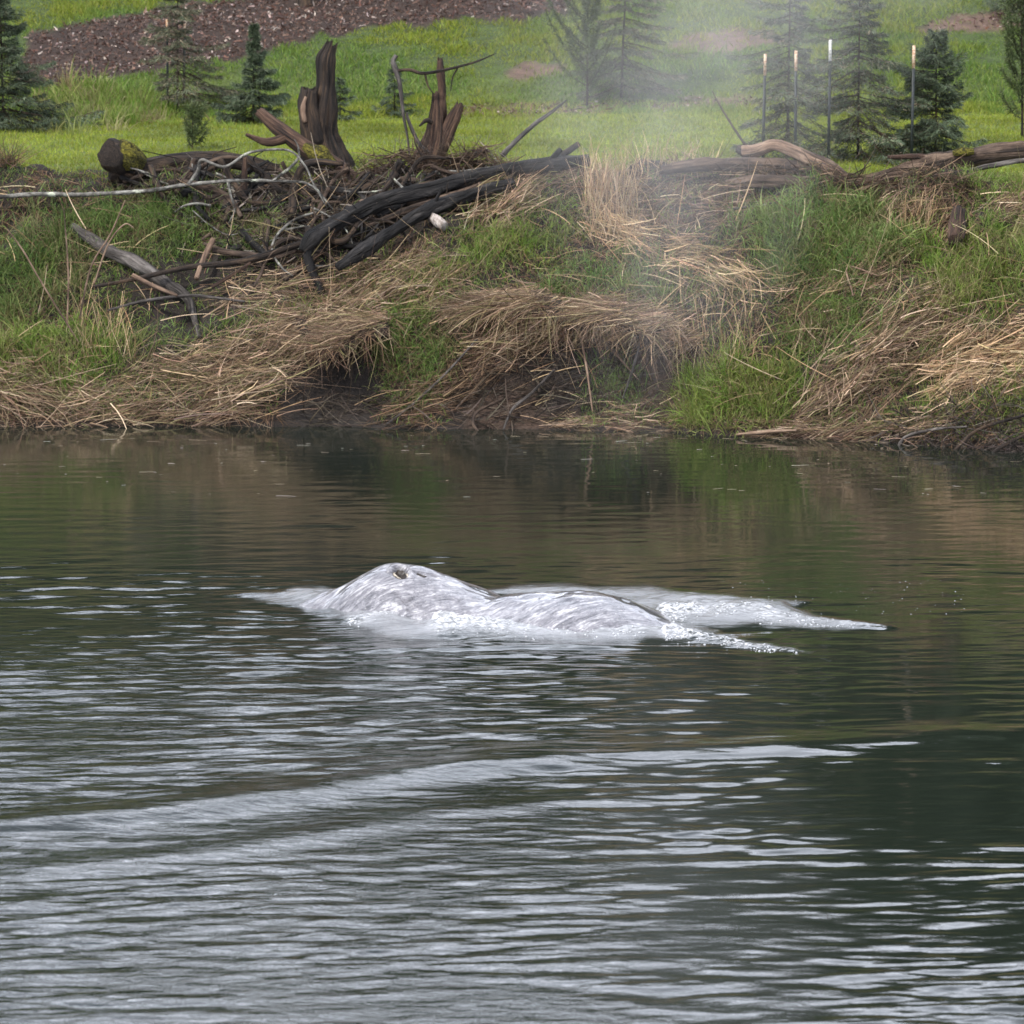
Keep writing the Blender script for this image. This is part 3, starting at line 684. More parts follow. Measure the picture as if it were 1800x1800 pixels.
tufts(S, [(1000, 180), (1310, 185), (1310, 200), (1000, 205)], 60, 18, G_HILL, 0.16, 0.016, 0.10)
o = S.build('field_edge_grass', M_GRASS); tag(o, 'rough knee high grass along the edge between field and slope', 'grass', kind='stuff')

# leaf litter
n = 80000; P = np.stack([-12 + 24 * rng.random(n), 88 + 19 * rng.random(n), np.zeros(n)], -1); P[:, 2] = hz(P[:, 0], P[:, 1])
P = P[in_any(P, LITTER, -3) | (in_any(P, DIRT[2:]) & (rng.random(n) < 0.35))]; P[:, 2] = hz(P[:, 0], P[:, 1]) + 0.01 + 0.05 * rng.random(len(P))
S = Strands(); nn = len(P); d = rng.normal(size=(nn, 3)); d[:, 2] = np.abs(d[:, 2]) * 0.6
LEAF = [(0.085, 0.042, 0.030), (0.12, 0.065, 0.046), (0.05, 0.027, 0.020), (0.15, 0.095, 0.072), (0.10, 0.048, 0.030), (0.07, 0.038, 0.027), (0.09, 0.055, 0.04), (0.30, 0.24, 0.21)]
S.add(P, d, 0.03 + 0.065 * rng.random(nn), 0.018 + 0.030 * rng.random(nn), jit(LEAF, nn, 0.35), 0.2, 0.5, 2, 0.35)
o = S.build('leaf_litter', M_LITTER); tag(o, 'brown dead leaf litter spread over the upper slope', 'leaf litter', kind='stuff')

# ---- the bank: general cover
S = Strands()
q = np.stack([-200 + 2200 * rng.random(64000), 300 + 480 * rng.random(64000)], -1); P = ground(q[:, 0], q[:, 1])
uu = P[:, 1] - Yw(P[:, 0])
bare = in_any(P, [[(800, 640), (1000, 600), (1230, 580), (1250, 690), (1180, 740), (960, 745), (790, 765)], [(495, 690), (530, 620), (620, 600), (670, 640), (680, 700), (640, 765), (480, 765)]])
bare |= in_any(P, [[(200, 330), (560, 300), (860, 300), (800, 400), (600, 480), (400, 560), (330, 590), (180, 500), (420, 430)]]) & (rng.random(len(P)) < 0.7)
P = P[(uu > 0.05) & (uu < 4.6) & ~bare]
gm = sstep(-0.12, 0.28, fbm(P[:, 0] * 1.1, P[:, 1] * 1.1, 21)); pick = rng.random(len(P)) < 0.45 + 0.5 * gm
blades(S, P[pick], G_BANK + G_LIME[:2], 0.25, 0.010, 0.5, 0.5)
o = S.build('bank_grass', M_GRASS); tag(o, 'green grass growing thinly through the dead straw of the bank', 'grass', kind='stuff')
S = Strands(); Q = P[~pick]; N = gnormal(Q); nn = len(Q)
d = np.stack([rng.normal(size=nn) * 0.7, -0.3 + 0 * Q[:, 0], -0.5 + 0.6 * rng.normal(size=nn)], -1); d = unit(d - N * (d * N).sum(-1, keepdims=True)) + N * 0.12 * rng.normal(size=(nn, 1))
S.add(Q + N * 0.03, d, 0.18 + 0.30 * rng.random(nn), 0.006 + 0.007 * rng.random(nn), jit(STRAW_D, nn, 0.3), 0.1, 0.15, 2, 0.4)
o = S.build('dead_stems', M_STRAW); tag(o, 'dull brown dead stems lying under the bank grass', 'straw', kind='stuff')

# green clumps
GREEN = [
 ('two deep green grass tussocks beside the leaning grey log', [(-60, 400), (60, 395), (125, 410), (135, 500), (90, 560), (-60, 570)], 60, 70, G_BANK, 0.42, 0.010, (0, -0.5, 0)),
 ('dark green grass on the shelf above the leaning grey log', [(120, 360), (330, 340), (400, 370), (330, 440), (230, 460), (130, 400)], 75, 50, G_BANK, 0.34, 0.010, (0, -0.4, 0)),
 ('green tussock below the driftwood tangle', [(390, 390), (470, 380), (500, 420), (440, 445), (380, 430)], 16, 60, G_BANK, 0.30, 0.010, (0, -0.4, 0)),
 ('upright bright green grass with dry stalks at the river edge', [(-60, 590), (60, 570), (170, 575), (240, 620), (130, 680), (-60, 680)], 70, 55, G_LIME, 0.42, 0.011, (0, -0.2, 0)),
 ('small fresh grass tufts above the long straw swathe', [(390, 570), (480, 555), (570, 570), (520, 600), (400, 600)], 18, 36, G_LIME, 0.20, 0.011, (0, -0.2, 0)),
 ('green grass on the rounded nose of the bank', [(660, 570), (740, 540), (800, 590), (780, 670), (720, 720), (690, 670)], 60, 45, G_BANK, 0.30, 0.010, (-0.15, -0.4, -0.2)),
 ('sunny yellow green tuft beside the pale reed stems', [(810, 410), (940, 385), (1020, 400), (990, 450), (900, 470), (820, 450)], 46, 50, G_LIME, 0.30, 0.011, (0, -0.3, 0)),
 ('thin yellow green blades over the central straw', [(640, 450), (820, 430), (860, 500), (760, 550), (640, 540)], 40, 36, G_LIME, 0.24, 0.011, (0, -0.2, 0)),
 ('hazy green grass between the reeds and the thatch mat', [(940, 480), (1090, 440), (1220, 490), (1240, 540), (1080, 530), (960, 550)], 55, 40, G_BANK, 0.30, 0.011, (0, -0.25, 0)),
 ('thick upright green grass below the brown logs', [(1320, 380), (1420, 355), (1560, 370), (1620, 430), (1540, 480), (1400, 500), (1330, 450)], 100, 60, G_BANK, 0.44, 0.012, (0, -0.2, 0)),
 ('rank yellow green grass around the broken stump', [(1600, 430), (1720, 400), (1840, 380), (1860, 500), (1740, 560), (1640, 540)], 85, 45, G_LIME, 0.40, 0.012, (0, -0.25, 0)),
 ('bright green spear grass standing at the water edge', [(1190, 700), (1270, 640), (1370, 640), (1420, 690), (1370, 735), (1200, 755)], 85, 50, G_LIME, 0.40, 0.011, (-0.1, -0.3, 0)),
 ('green grass mixed with straw on the middle of the slope', [(1380, 520), (1540, 500), (1560, 560), (1470, 640), (1390, 640)], 45, 40, G_BANK, 0.30, 0.011, (-0.2, -0.3, -0.1)),
 ('low green growth under the bright straw heap', [(1560, 680), (1700, 690), (1860, 650), (1860, 740), (1660, 760), (1540, 740)], 60, 36, G_LIME, 0.20, 0.011, (0, -0.2, 0)),
 ('fresh tuft growing in the hollow below the thatch mat', [(1040, 670), (1110, 650), (1150, 690), (1120, 735), (1050, 730)], 20, 45, G_BANK, 0.28, 0.010, (0, -0.3, 0)),
 ('vivid grass cushion on the bank edge behind the last log', [(1690, 320), (1780, 305), (1850, 310), (1840, 345), (1710, 350)], 34, 50, G_LIME, 0.22, 0.011, (0, -0.3, 0))]
for lab, poly, nt_, per, cols, L, W, bias in GREEN:
    S = Strands(); tufts(S, poly, nt_, int(per * 0.85), cols, L * 1.25, W * 1.15, 0.10, 0.5, 0.6, bias=bias)
    tag(S.build('grass_patch', M_GRASS), lab, 'grass', kind='stuff')

# combed dead straw
MATS = [
 ('long combed swathe of tan straw sweeping down to the dark hollow', [(130, 690), (330, 625), (560, 575), (640, 530), (600, 590), (530, 630), (490, 700), (430, 745), (300, 745), (200, 740)], 4200, 22, 16, 0.75, 0.012, STRAW, 0.20),
 ('brown matted straw at the water edge beside the green blades', [(-60, 660), (120, 650), (240, 690), (250, 750), (-60, 750)], 2600, -18, 22, 0.55, 0.011, STRAW, 0.16),
 ('pale straw crown of the bank below the dark logs', [(560, 520), (640, 470), (780, 440), (840, 480), (760, 540), (640, 580), (570, 580)], 2600, 15, 22, 0.50, 0.012, STRAW, 0.16),
 ('straw hanging under the dark forked log', [(420, 490), (560, 480), (620, 520), (560, 560), (400, 545), (380, 510)], 1000, 8, 14, 0.7, 0.012, STRAW, 0.12),
 ('steep brown straw fan beside the second dark log', [(800, 370), (900, 320), (1010, 310), (960, 370), (860, 400)], 1400, 55, 18, 0.5, 0.012, STRAW, 0.14),
 ('hazy heap of dead straw below the long log', [(1000, 300), (1180, 290), (1320, 320), (1310, 400), (1180, 400), (1040, 370)], 2300, 20, 45, 0.45, 0.011, STRAW_D + STRAW, 0.16),
 ('pale bent reeds sweeping down to the right', [(1040, 380), (1150, 400), (1260, 450), (1350, 500), (1340, 540), (1240, 520), (1120, 450), (1040, 430)], 1500, -32, 12, 0.60, 0.011, STRAW_P, 0.18),
 ('thatch mat overhanging the cut earth face', [(840, 600), (960, 560), (1100, 540), (1210, 545), (1230, 575), (1140, 595), (1000, 610), (900, 640), (830, 650)], 2600, 14, 14, 0.60, 0.011, STRAW, 0.20),
 ('tangled dead stems falling from the thatch to the water', [(690, 735), (780, 650), (850, 620), (880, 660), (820, 720), (700, 755)], 1000, 38, 16, 0.65, 0.009, STRAW_D, 0.22),
 ('straw drifted along the foot of the cut bank', [(960, 745), (1080, 725), (1200, 735), (1180, 760), (1000, 765)], 900, 5, 25, 0.45, 0.010, STRAW, 0.10),
 ('combed brown straw running diagonally down the right slope', [(1420, 720), (1480, 620), (1560, 540), (1660, 510), (1680, 540), (1600, 620), (1520, 690), (1470, 740)], 3000, 42, 13, 0.60, 0.012, STRAW, 0.18),
 ('dull straw below the upright green grass', [(1360, 520), (1480, 470), (1600, 450), (1560, 520), (1450, 600), (1380, 620)], 1500, 50, 20, 0.5, 0.011, STRAW_D + STRAW, 0.14),
 ('bright sunlit straw heap spilling towards the water', [(1620, 650), (1720, 600), (1860, 560), (1860, 660), (1760, 690), (1660, 700)], 2600, 10, 15, 0.60, 0.013, STRAW_P, 0.20),
 ('brown straw between the two right hand straw heaps', [(1540, 600), (1680, 570), (1780, 570), (1650, 640), (1580, 700), (1500, 700)], 1700, 25, 25, 0.45, 0.011, STRAW_D + STRAW, 0.14),
 ('washed up straw line along the right shore', [(1290, 755), (1420, 745), (1600, 745), (1700, 725), (1640, 770), (1480, 785), (1330, 772)], 1700, 6, 16, 0.45, 0.011, STRAW, 0.08),
 ('dead straw under the end of the brown log', [(1560, 350), (1650, 340), (1680, 420), (1600, 400)], 700, 60, 20, 0.45, 0.012, STRAW, 0.12),
 ('russet straw on the bank above the yellow grass', [(1740, 350), (1860, 330), (1860, 410), (1760, 400)], 800, 20, 25, 0.4, 0.012, STRAW, 0.12)]
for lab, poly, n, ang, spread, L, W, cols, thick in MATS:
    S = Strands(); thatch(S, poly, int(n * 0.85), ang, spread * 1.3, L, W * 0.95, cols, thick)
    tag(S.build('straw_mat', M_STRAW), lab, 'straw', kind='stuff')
# straw and grass on the turf lips, hanging over their edge
for (x, yb, zb, fr, rch), lab in zip(LIPS, ('straw curtain hanging over the small dark hollow', 'straw curtain hanging over the long cut hollow')):
    S = Strands(); n = int(700 * (x[-1] - x[0])); i = rng.integers(0, len(x), n); v = rng.random(n) ** 0.7
    P = np.stack([x[i] + rng.normal(size=n) * 0.05, yb[i] + (fr[i, 1] - yb[i]) * v, zb[i] + (fr[i, 2] - zb[i]) * v + 0.05 + 0.10 * rng.random(n)], -1)
    a = np.radians(14 + 18 * rng.normal(size=n)); d = np.stack([-np.cos(a), -0.25 - 0.3 * rng.random(n), -np.sin(a) * 0.8], -1)
    S.add(P, d, 0.25 + 0.45 * rng.random(n), 0.005 + 0.010 * rng.random(n) ** 2, jit(STRAW, n, 0.3), 0.25 * rng.random(n), 0.2, 4, 0.4, kink=0.6)
    n = int(150 * (x[-1] - x[0])); i = rng.integers(0, len(x), n); P = fr[i] + rng.normal(size=(n, 3)) * [0.05, 0.04, 0.02] + [0, 0.05, 0.04]
    d = np.stack([rng.normal(size=n) * 0.5, -0.5 - 0.4 * rng.random(n), -0.2 + 0.4 * rng.normal(size=n)], -1)
    S.add(P, d, 0.2 + 0.4 * rng.random(n), 0.005 + 0.007 * rng.random(n), jit(STRAW + STRAW_D, n, 0.3), 0.7 * rng.random(n), 0.2, 4, 0.4)
    tag(S.build('straw_mat', M_STRAW), lab, 'straw', kind='stuff')
# upright dry stalks
S = Strands()
for poly, n, L in (([(1020, 330), (1110, 330), (1130, 440), (1030, 440)], 330, 0.75), ([(1040, 280), (1200, 270), (1300, 320), (1050, 330)], 130, 0.45),
                   ([(130, 560), (210, 560), (240, 640), (140, 660)], 90, 0.6), ([(1210, 560), (1340, 520), (1330, 660), (1230, 680)], 120, 0.5), ([(1570, 380), (1650, 390), (1640, 430), (1580, 420)], 60, 0.5)):
    q = in_poly(poly, n); P = ground(q[:, 0], q[:, 1]); d = rng.normal(size=(n, 3)) * 0.22; d[:, 2] = 1; d[:, 1] -= 0.15
    S.add(P, d, L * (0.5 + 0.8 * rng.random(n)), 0.007 + 0.006 * rng.random(n), jit(STRAW_P, n, 0.2), 0.15 * rng.random(n), 0.08, 4, 0.5)
    h = P + unit(d) * 0.0
tag(S.build('dry_stalks', M_STRAW), 'upright pale dry reed stalks standing on the bank', 'reeds', kind='stuff')

# random long single stems criss-crossing
S = Strands()
q = np.stack([-100 + 2000 * rng.random(420), 330 + 420 * rng.random(420)], -1); P = ground(q[:, 0], q[:, 1]); N = gnormal(P)
a = rng.random(420) * math.pi; d = np.stack([np.cos(a), -0.1 + 0 * a, np.sin(a) * 0.8], -1); d = unit(d - N * (d * N).sum(-1, keepdims=True)) + N * 0.15
S.add(P + N * 0.08, d, 0.35 + 0.7 * rng.random(420), 0.008 + 0.007 * rng.random(420), jit(STRAW_P, 420, 0.25), 0.15, 0.12, 5, 0.5)
tag(S.build('loose_stems', M_STRAW), 'long pale loose stems criss crossing over the bank', 'straw', kind='stuff')
# pale floating specks close to the far shore
S = Strands(); q = np.stack([-50 + 1900 * rng.random(110), 765 + 110 * rng.random(110) ** 1.5], -1); P = atZ(q[:, 0], q[:, 1], 0.012)
d = np.stack([np.ones(110), rng.normal(size=110) * 0.3, np.zeros(110)], -1)
S.add(P, d, 0.03 + 0.22 * rng.random(110) ** 3, 0.03, jit([(0.5, 0.46, 0.40), (0.35, 0.28, 0.2)], 110, 0.2), 0, 0.03, 2, 0.6, side=np.tile([0, 1.0, 0], (110, 1)))
tag(S.build('floating_straw', M_STRAW), 'bits of straw floating on the water below the bank', 'straw', kind='stuff')

# ------------------------------------------------------------------ driftwood
def LP(px, py, lift=0.0):
    x = (np.asarray(px, float) - 900) / 122.0
    return atY(px, py, np.minimum(hitY(px, py), Yw(x) + 3.75) - lift)
def path(pts, lift):
    out = []
    for p in pts:
        if len(p) == 3: out.append(atY(p[0], p[1], p[2]))
        else: out.append(LP(p[0], p[1], lift))
    return np.array(out)
def driftwood(name, label, cat, mat, pts, rad_px, lift=0.10, sides=12, rough=0.14, ridges=0.0, seed=0, jag=0.0, n=None, group=None):
    P = path(pts, lift); r = np.array(rad_px) / 120.0
    e = empty(name, P[np.argmin(P[:, 2])]); tag(e, label, cat, group)
    tube_obj('trunk' if max(rad_px) > 7 else 'stem', P, r, mat, e, sides=sides, rough=rough, ridges=ridges, seed=seed, jag=jag, n=n)
    return e, P, r
def twig(e, name, p0, pts_px, rad_px, mat, seed=0, Y=None):
    """a side branch of e starting at world point p0 and passing the given places at about the same distance"""
    P = [p0] + [atY(x, y, (Y if Y else p0[1]) - 0.04 * (i + 1)) for i, (x, y) in enumerate(pts_px)]
    return tube_obj(name, P, np.array(rad_px) / 120.0, mat, e, sides=7, rough=0.15, seed=seed)

YL = 74.3
# the big dark forked log and its neighbours
e, P, r = driftwood('driftwood_log', 'long blue black wet log curving from the bank top down to a bent root', 'log', M_BLACK,
    [(1035, 282, 74.2), (960, 290, 74.1), (870, 305, 74.0), (780, 326, 73.8), (690, 348, 73.5), (620, 378, 73.3), (572, 404, 73.1), (548, 420, 73.0), (530, 440, 72.9)],
    [13, 17, 13, 16, 12, 14, 12, 16, 6], 0.1, 24, 0.26, 0.14, 1, 0, 70)
twig(e, 'bent_root', P[7], [(541, 448), (549, 478), (563, 512), (569, 545), (583, 577)], [11, 9.5, 8, 7.5, 5, 2], M_BLACK, 2)
twig(e, 'branch_stub', P[1], [(986, 262)], [6, 5], M_BLACK, 3)
e2, P2, r2 = driftwood('driftwood_log', 'shorter blue black log lying parallel below the long dark log', 'log', M_BLACK,
    [(905, 322, 73.7), (840, 340, 73.6), (760, 366, 73.3), (690, 405, 73.0), (640, 440, 72.7), (592, 470, 72.5)], [8, 11, 12, 9, 12, 6], 0.1, 22, 0.28, 0.14, 2, 0, 60)
twig(e2, 'branch_stub', P2[2], [(770, 345), (778, 330)], [4, 3, 1.5], M_BLACK, 6)
driftwood('driftwood_log', 'flaking reddish brown log resting above the long dark log', 'log', M_RED,
    [(585, 342, 74.6), (660, 338, 74.6), (740, 325, 74.6), (830, 306, 74.6), (900, 290, 74.6)], [9, 12, 12, 10, 7], 0.1, 14, 0.2, 0.15, 3)
driftwood('driftwood_log', 'thin brown log wedged between the two dark logs', 'log', M_BROWN,
    [(640, 400, 73.35), (720, 368, 73.5), (800, 342, 73.7), (850, 322, 73.8)], [5, 6, 6, 4], 0.1, 10, 0.2, 0, 4)
e, P, r = driftwood('leaning_log', 'weathered grey log sliding down the grassy bank to the left hollow', 'log', M_GREY,
    [(128, 398), (180, 434), (240, 464), (300, 502), (330, 525), (342, 560), (350, 592)], [8, 12, 13, 11, 8, 5, 3], 0.16, 18, 0.22, 0.12, 5, 0, 44)
e, P, r = driftwood('mossy_log', 'log with round mossy end lying on the field edge', 'log', M_DARK,
    [(196, 292, 74.8), (250, 300, 74.9), (310, 285, 75.0), (380, 283, 75.0), (440, 290, 75.0), (490, 300, 75.0)], [26, 24, 17, 14, 13, 10], 0.1, 16, 0.2, 0.12, 6)
tube_obj('cut_end', [atY(193, 272, 74.45), atY(205, 279, 74.7), atY(235, 292, 74.9)], [0.20, 0.27, 0.20], M_DARK, e, sides=18, rough=0.2, ridges=0.12, seed=8)
tube_obj('moss', [atY(205, 268, 74.66), atY(222, 275, 74.7), atY(250, 290, 74.8)], [0.25, 0.25, 0.13], M_MOSS, e, sides=18, rough=0.35, ridges=0.2, seed=9)
e, P, r = driftwood('leaning_log', 'brown broken log leaning against the tall stump with yellow moss', 'log', M_RED,
    [(620, 318, 74.9), (590, 292, 75.0), (550, 268, 75.1), (510, 240, 75.2), (480, 218, 75.3), (457, 198, 75.4)], [17, 17, 16, 14, 12, 9], 0.1, 14, 0.15, 0.12, 10, 0.06)
tube_obj('moss', [atY(536, 255, 74.95), atY(560, 272, 74.87), atY(590, 290, 74.8)], [0.06, 0.13, 0.06], M_MOSS, e, sides=12, rough=0.35, seed=11)
twig(e, 'branch_stub', P[3], [(470, 250), (432, 236)], [10, 8, 3], M_RED, 12)
e, P, r = driftwood('lichen_branch', 'pale lichen covered branch stretched along the top of the left bank', 'branch', M_LICH,
    [(-60, 350, 74.0), (60, 342, 74.0), (150, 342, 74.0), (250, 336, 74.0), (330, 325, 74.0), (400, 318, 74.0), (480, 318, 74.0), (545, 325, 74.0), (585, 368, 73.8)], [4.2, 4, 4.2, 3.6, 3.6, 3, 2.6, 2, 1.2], 0.1, 10, 0.3, 0.1, 13)
twig(e, 'side_branch', P[4], [(348, 300), (355, 281), (395, 293), (440, 268), (505, 264), (535, 290), (552, 325), (575, 365)], [3, 3.3, 2.8, 2.6, 2.4, 2.2, 2, 1.6, 1], M_LICH, 14)
twig(e, 'side_branch', P[5], [(405, 340), (412, 370), (400, 395)], [3, 2.5, 2, 1], M_LICH, 15)
twig(e, 'side_branch', P[6], [(520, 285), (525, 262), (518, 245)], [2.5, 2.5, 2, 1], M_LICH, 16)
# sticks crossing in the left hollow
driftwood('stick', 'dark stick lying across the leaning grey log', 'stick', M_DARK, [(160, 505), (240, 490), (330, 470), (430, 458), (540, 425)], [3, 4, 5, 6, 6], 0.42, 8, 0.15, 0, 17)
driftwood('stick', 'short broken tan stick standing upright in the left hollow', 'stick', M_TAN, [(345, 490), (358, 455), (375, 420)], [4.5, 5, 5], 0.5, 9, 0.15, 0, 18)
driftwood('stick', 'brown broken stick with pale end beside the leaning grey log', 'stick', M_TAN, [(232, 484), (270, 503), (312, 520)], [4.5, 4.5, 3.5], 0.55, 9, 0.1, 0, 19)
driftwood('stick', 'long thin stick pointing out of the hollow below the straw', 'stick', M_GREY, [(190, 545), (260, 528), (340, 520), (430, 530)], [2, 3, 3, 2], 0.5, 7, 0.15, 0, 20)
driftwood('stick', 'dark short branch under the dark bent root', 'stick', M_BROWN, [(375, 440), (430, 448), (480, 452), (520, 440)], [5, 6, 6, 4], 0.3, 8, 0.15, 0, 21)
driftwood('stick', 'reddish stick slanting under the crossed branches', 'stick', M_RED, [(372, 505), (405, 485), (440, 462)], [3.5, 3.5, 3], 0.4, 7, 0.15, 0, 22)
driftwood('lichen_branch', 'thin pale curved branch hanging beside the bent root', 'branch', M_LICH, [(560, 372), (520, 385), (490, 410), (478, 440), (495, 470), (515, 485)], [2, 2.5, 2.5, 2.5, 2, 1.2], 0.25, 7, 0.15, 0, 23)
driftwood('log_end', 'pale grey broken log end under the dark logs', 'log', M_PALE, [(758, 378, 73.4), (770, 388, 73.1), (782, 398, 72.95)], [9, 12, 9], 0.1, 12, 0.25, 0, 24)
driftwood('broken_post', 'short brown splintered post among the left logs', 'post', M_RED, [(429, 335, 74.4), (430, 305, 74.4), (431, 278, 74.4)], [7, 6, 4], 0.1, 9, 0.15, 0.1, 25, 0.05)
# stumps
e = empty('stump', atY(575, 305, 75.6)); tag(e, 'tall dark rotten forked stump on the field edge', 'stump')
tube_obj('trunk', [atY(578, 312, 75.6), atY(575, 280, 75.6), atY(566, 235, 75.6), atY(570, 190, 75.6), atY(574, 150, 75.6), atY(574, 105, 75.6), atY(580, 84, 75.6)], np.array([50, 42, 29, 24, 15, 16, 10]) / 117, M_DARK, e, sides=26, rough=0.2, ridges=0.28, seed=31, jag=0.14, n=34)
tube_obj('side_prong', [atY(556, 250, 75.45), atY(548, 215, 75.42), atY(543, 185, 75.4), atY(545, 160, 75.4)], np.array([24, 21, 17, 14]) / 117, M_DARK, e, sides=18, rough=0.2, ridges=0.2, seed=32, jag=0.08, n=18)
tube_obj('rotten_heart', [atY(535, 215, 75.25), atY(533, 190, 75.25), atY(538, 170, 75.27)], np.array([5, 6, 3]) / 117, M_TAN, e, sides=8, rough=0.3, seed=33)
e = empty('stump', atY(760, 292, 75.3)); tag(e, 'reddish splintered two pronged stump with tangled roots', 'stump')
tube_obj('trunk', [atY(752, 298, 75.3), atY(760, 270, 75.3), atY(768, 235, 75.3), atY(770, 200, 75.3), atY(770, 170, 75.3)], np.array([34, 26, 20, 18, 13]) / 118, M_RED, e, sides=22, rough=0.25, ridges=0.25, seed=34, jag=0.10, n=26)
tube_obj('splinter', [atY(774, 200, 75.25), atY(777, 160, 75.25), atY(775, 128, 75.25), atY(774, 108, 75.25)], np.array([9, 8, 8, 5]) / 118, M_RED, e, sides=12, rough=0.2, ridges=0.2, seed=35, jag=0.08)
tube_obj('side_prong', [atY(775, 262, 75.2), atY(788, 232, 75.2), atY(800, 205, 75.2), atY(808, 188, 75.2)], np.array([15, 13, 12, 8]) / 118, M_RED, e, sides=14, rough=0.25, ridges=0.2, seed=36, jag=0.08)
tube_obj('root', [atY(758, 215, 75.1), atY(748, 212, 75.0), atY(737, 222, 74.95)], np.array([5, 4, 1.5]) / 118, M_DARK, e, sides=7, seed=37)
tube_obj('root', [atY(755, 270, 75.1), atY(735, 250, 75.0), atY(718, 212, 75.0), atY(715, 198, 75.0)], np.array([4, 4, 3, 2]) / 118, M_GREY, e, sides=7, seed=38)
e = empty('dead_branch', atY(722, 290, 75.0)); tag(e, 'thin grey dead branch standing upright with one long side shoot', 'branch')
o = tube_obj('stem', [atY(722, 292, 75.0), atY(716, 240, 75.0), atY(709, 200, 75.0), atY(703, 150, 75.0), atY(695, 122, 75.0), atY(691, 108, 75.0), atY(697, 97, 75.0)], np.array([2, 2, 3, 4, 5, 4.5, 3.5]) / 118, M_GREY, e, sides=8, seed=39, rough=0.1)
tube_obj('side_branch', [atY(697, 124, 75.0), atY(720, 123, 75.0), atY(745, 129, 74.95), atY(790, 121, 74.9), atY(835, 109, 74.85), atY(872, 94, 74.8)], np.array([3, 3, 3, 2.5, 2, 0.8]) / 118, M_DARK, e, sides=7, seed=40, rough=0.1)
tube_obj('side_branch', [atY(747, 129, 74.95), atY(752, 150, 74.95), atY(762, 165, 74.95)], np.array([2, 1.6, 1]) / 118, M_DARK, e, sides=6, seed=41)
tube_obj('side_branch', [atY(806, 117, 74.9), atY(796, 135, 74.9), atY(792, 160, 74.9)], np.array([1.6, 1.3, .7]) / 118, M_DARK, e, sides=6, seed=42)
driftwood('stick', 'long thin grey stick leaning out of the log pile over the field', 'stick', M_GREY, [(882, 274, 74.6), (910, 245, 74.6), (940, 218, 74.6), (968, 198, 74.6), (996, 176, 74.6)], [5, 4.5, 4, 3, 1.5], 0.1, 8, 0.1, 0, 43)
driftwood('stick', 'thick dark broken stick lying across the log pile', 'stick', M_BLACK, [(790, 290, 74.5), (825, 276, 74.5), (856, 262, 74.5)], [7, 7, 6], 0.1, 9, 0.12, 0, 44)
driftwood('stick', 'sharp dark broken root at the left of the splintered stump', 'stick', M_DARK, [(728, 290, 74.7), (715, 275, 74.7), (702, 262, 74.7)], [6, 5, 2], 0.1, 8, 0.15, 0, 45)
driftwood('stick', 'dark log tip with pale end rising above the long dark log', 'stick', M_DARK, [(970, 282, 74.5), (995, 268, 74.5), (1018, 252, 74.5)], [7, 6, 5], 0.1, 9, 0.12, 0, 46)
# right hand logs
driftwood('driftwood_log', 'arched tan log with broken root end on the bank top', 'log', M_TAN, [(1308, 268, 73.8), (1335, 264, 73.7), (1362, 254, 73.6), (1395, 264, 73.5), (1435, 284, 73.4), (1470, 302, 73.3), (1490, 315, 73.2)], [13, 11, 10, 11, 11, 12, 8], 0.1, 14, 0.18, 0.12, 50, 0)
driftwood('root_knob', 'dark broken root knob at the tip of the arched log', 'root', M_DARK, [(1296, 262, 73.85), (1308, 266, 73.8), (1320, 276, 73.75)], [7, 11, 9], 0.1, 10, 0.3, 0.15, 51)
driftwood('driftwood_log', 'straight brown log half buried in straw behind the arched log', 'log', M_BROWN, [(1160, 300, 73.5), (1240, 290, 73.5), (1320, 290, 73.5), (1400, 294, 73.5), (1450, 302, 73.4)], [9, 12, 14, 13, 9], 0.1, 14, 0.15, 0.1, 52)
driftwood('driftwood_log', 'dark brown log lying lowest of the pile below the arched log', 'log', M_BROWN, [(1275, 325, 73.2), (1340, 319, 73.15), (1420, 321, 73.1), (1500, 322, 73.1)], [9, 13, 11, 7], 0.1, 18, 0.28, 0.16, 53, 0.08, 40)
e, P, r = driftwood('driftwood_log', 'thick brown log rising to the right with split root end', 'log', M_BROWN, [(1485, 328, 73.2), (1540, 315, 73.2), (1600, 300, 73.3), (1650, 288, 73.3), (1720, 272, 73.3), (1800, 264, 73.3), (1880, 258, 73.3)], [7, 11, 15, 19, 18, 16, 15], 0.1, 16, 0.2, 0.15, 54)
twig(e, 'broken_root', P[3], [(1615, 276), (1560, 276)], [10, 7, 3], M_RED, 55)
twig(e, 'root', P[3], [(1668, 310), (1672, 335)], [9, 6, 3], M_DARK, 56)
tube_obj('moss', [atY(1675, 270, 73.1), atY(1692, 267, 73.1), atY(1712, 266, 73.1)], [0.04, 0.07, 0.04], M_MOSS, e, sides=8, rough=0.3, seed=57)
driftwood('stick', 'thin grey curved stick under the thick rising log', 'stick', M_GREY, [(1695, 302, 73.0), (1740, 292, 73.0), (1800, 282, 73.0), (1860, 280, 73.0)], [4, 5, 4.5, 4], 0.1, 8, 0.12, 0, 58)
driftwood('broken_stump', 'brown splintered stump sticking out of the grassy right bank', 'stump', M_RED, [(1680, 424), (1682, 398), (1685, 372)], [13, 15, 11], 0.28, 16, 0.2, 0.25, 59, 0.05)
driftwood('stick', 'bare grey stick lying at the foot of the right logs', 'stick', M_GREY, [(1290, 368), (1330, 362), (1372, 356)], [3, 3, 2], 0.15, 7, 0.1, 0, 60)
driftwood('stick', 'thin dead shoot leaning by the root knob', 'stick', M_BROWN, [(1312, 258, 74.6), (1290, 225, 74.6), (1268, 190, 74.6), (1252, 160, 74.6)], [2.5, 2, 1.6, .8], 0.1, 6, 0.1, 0, 61)
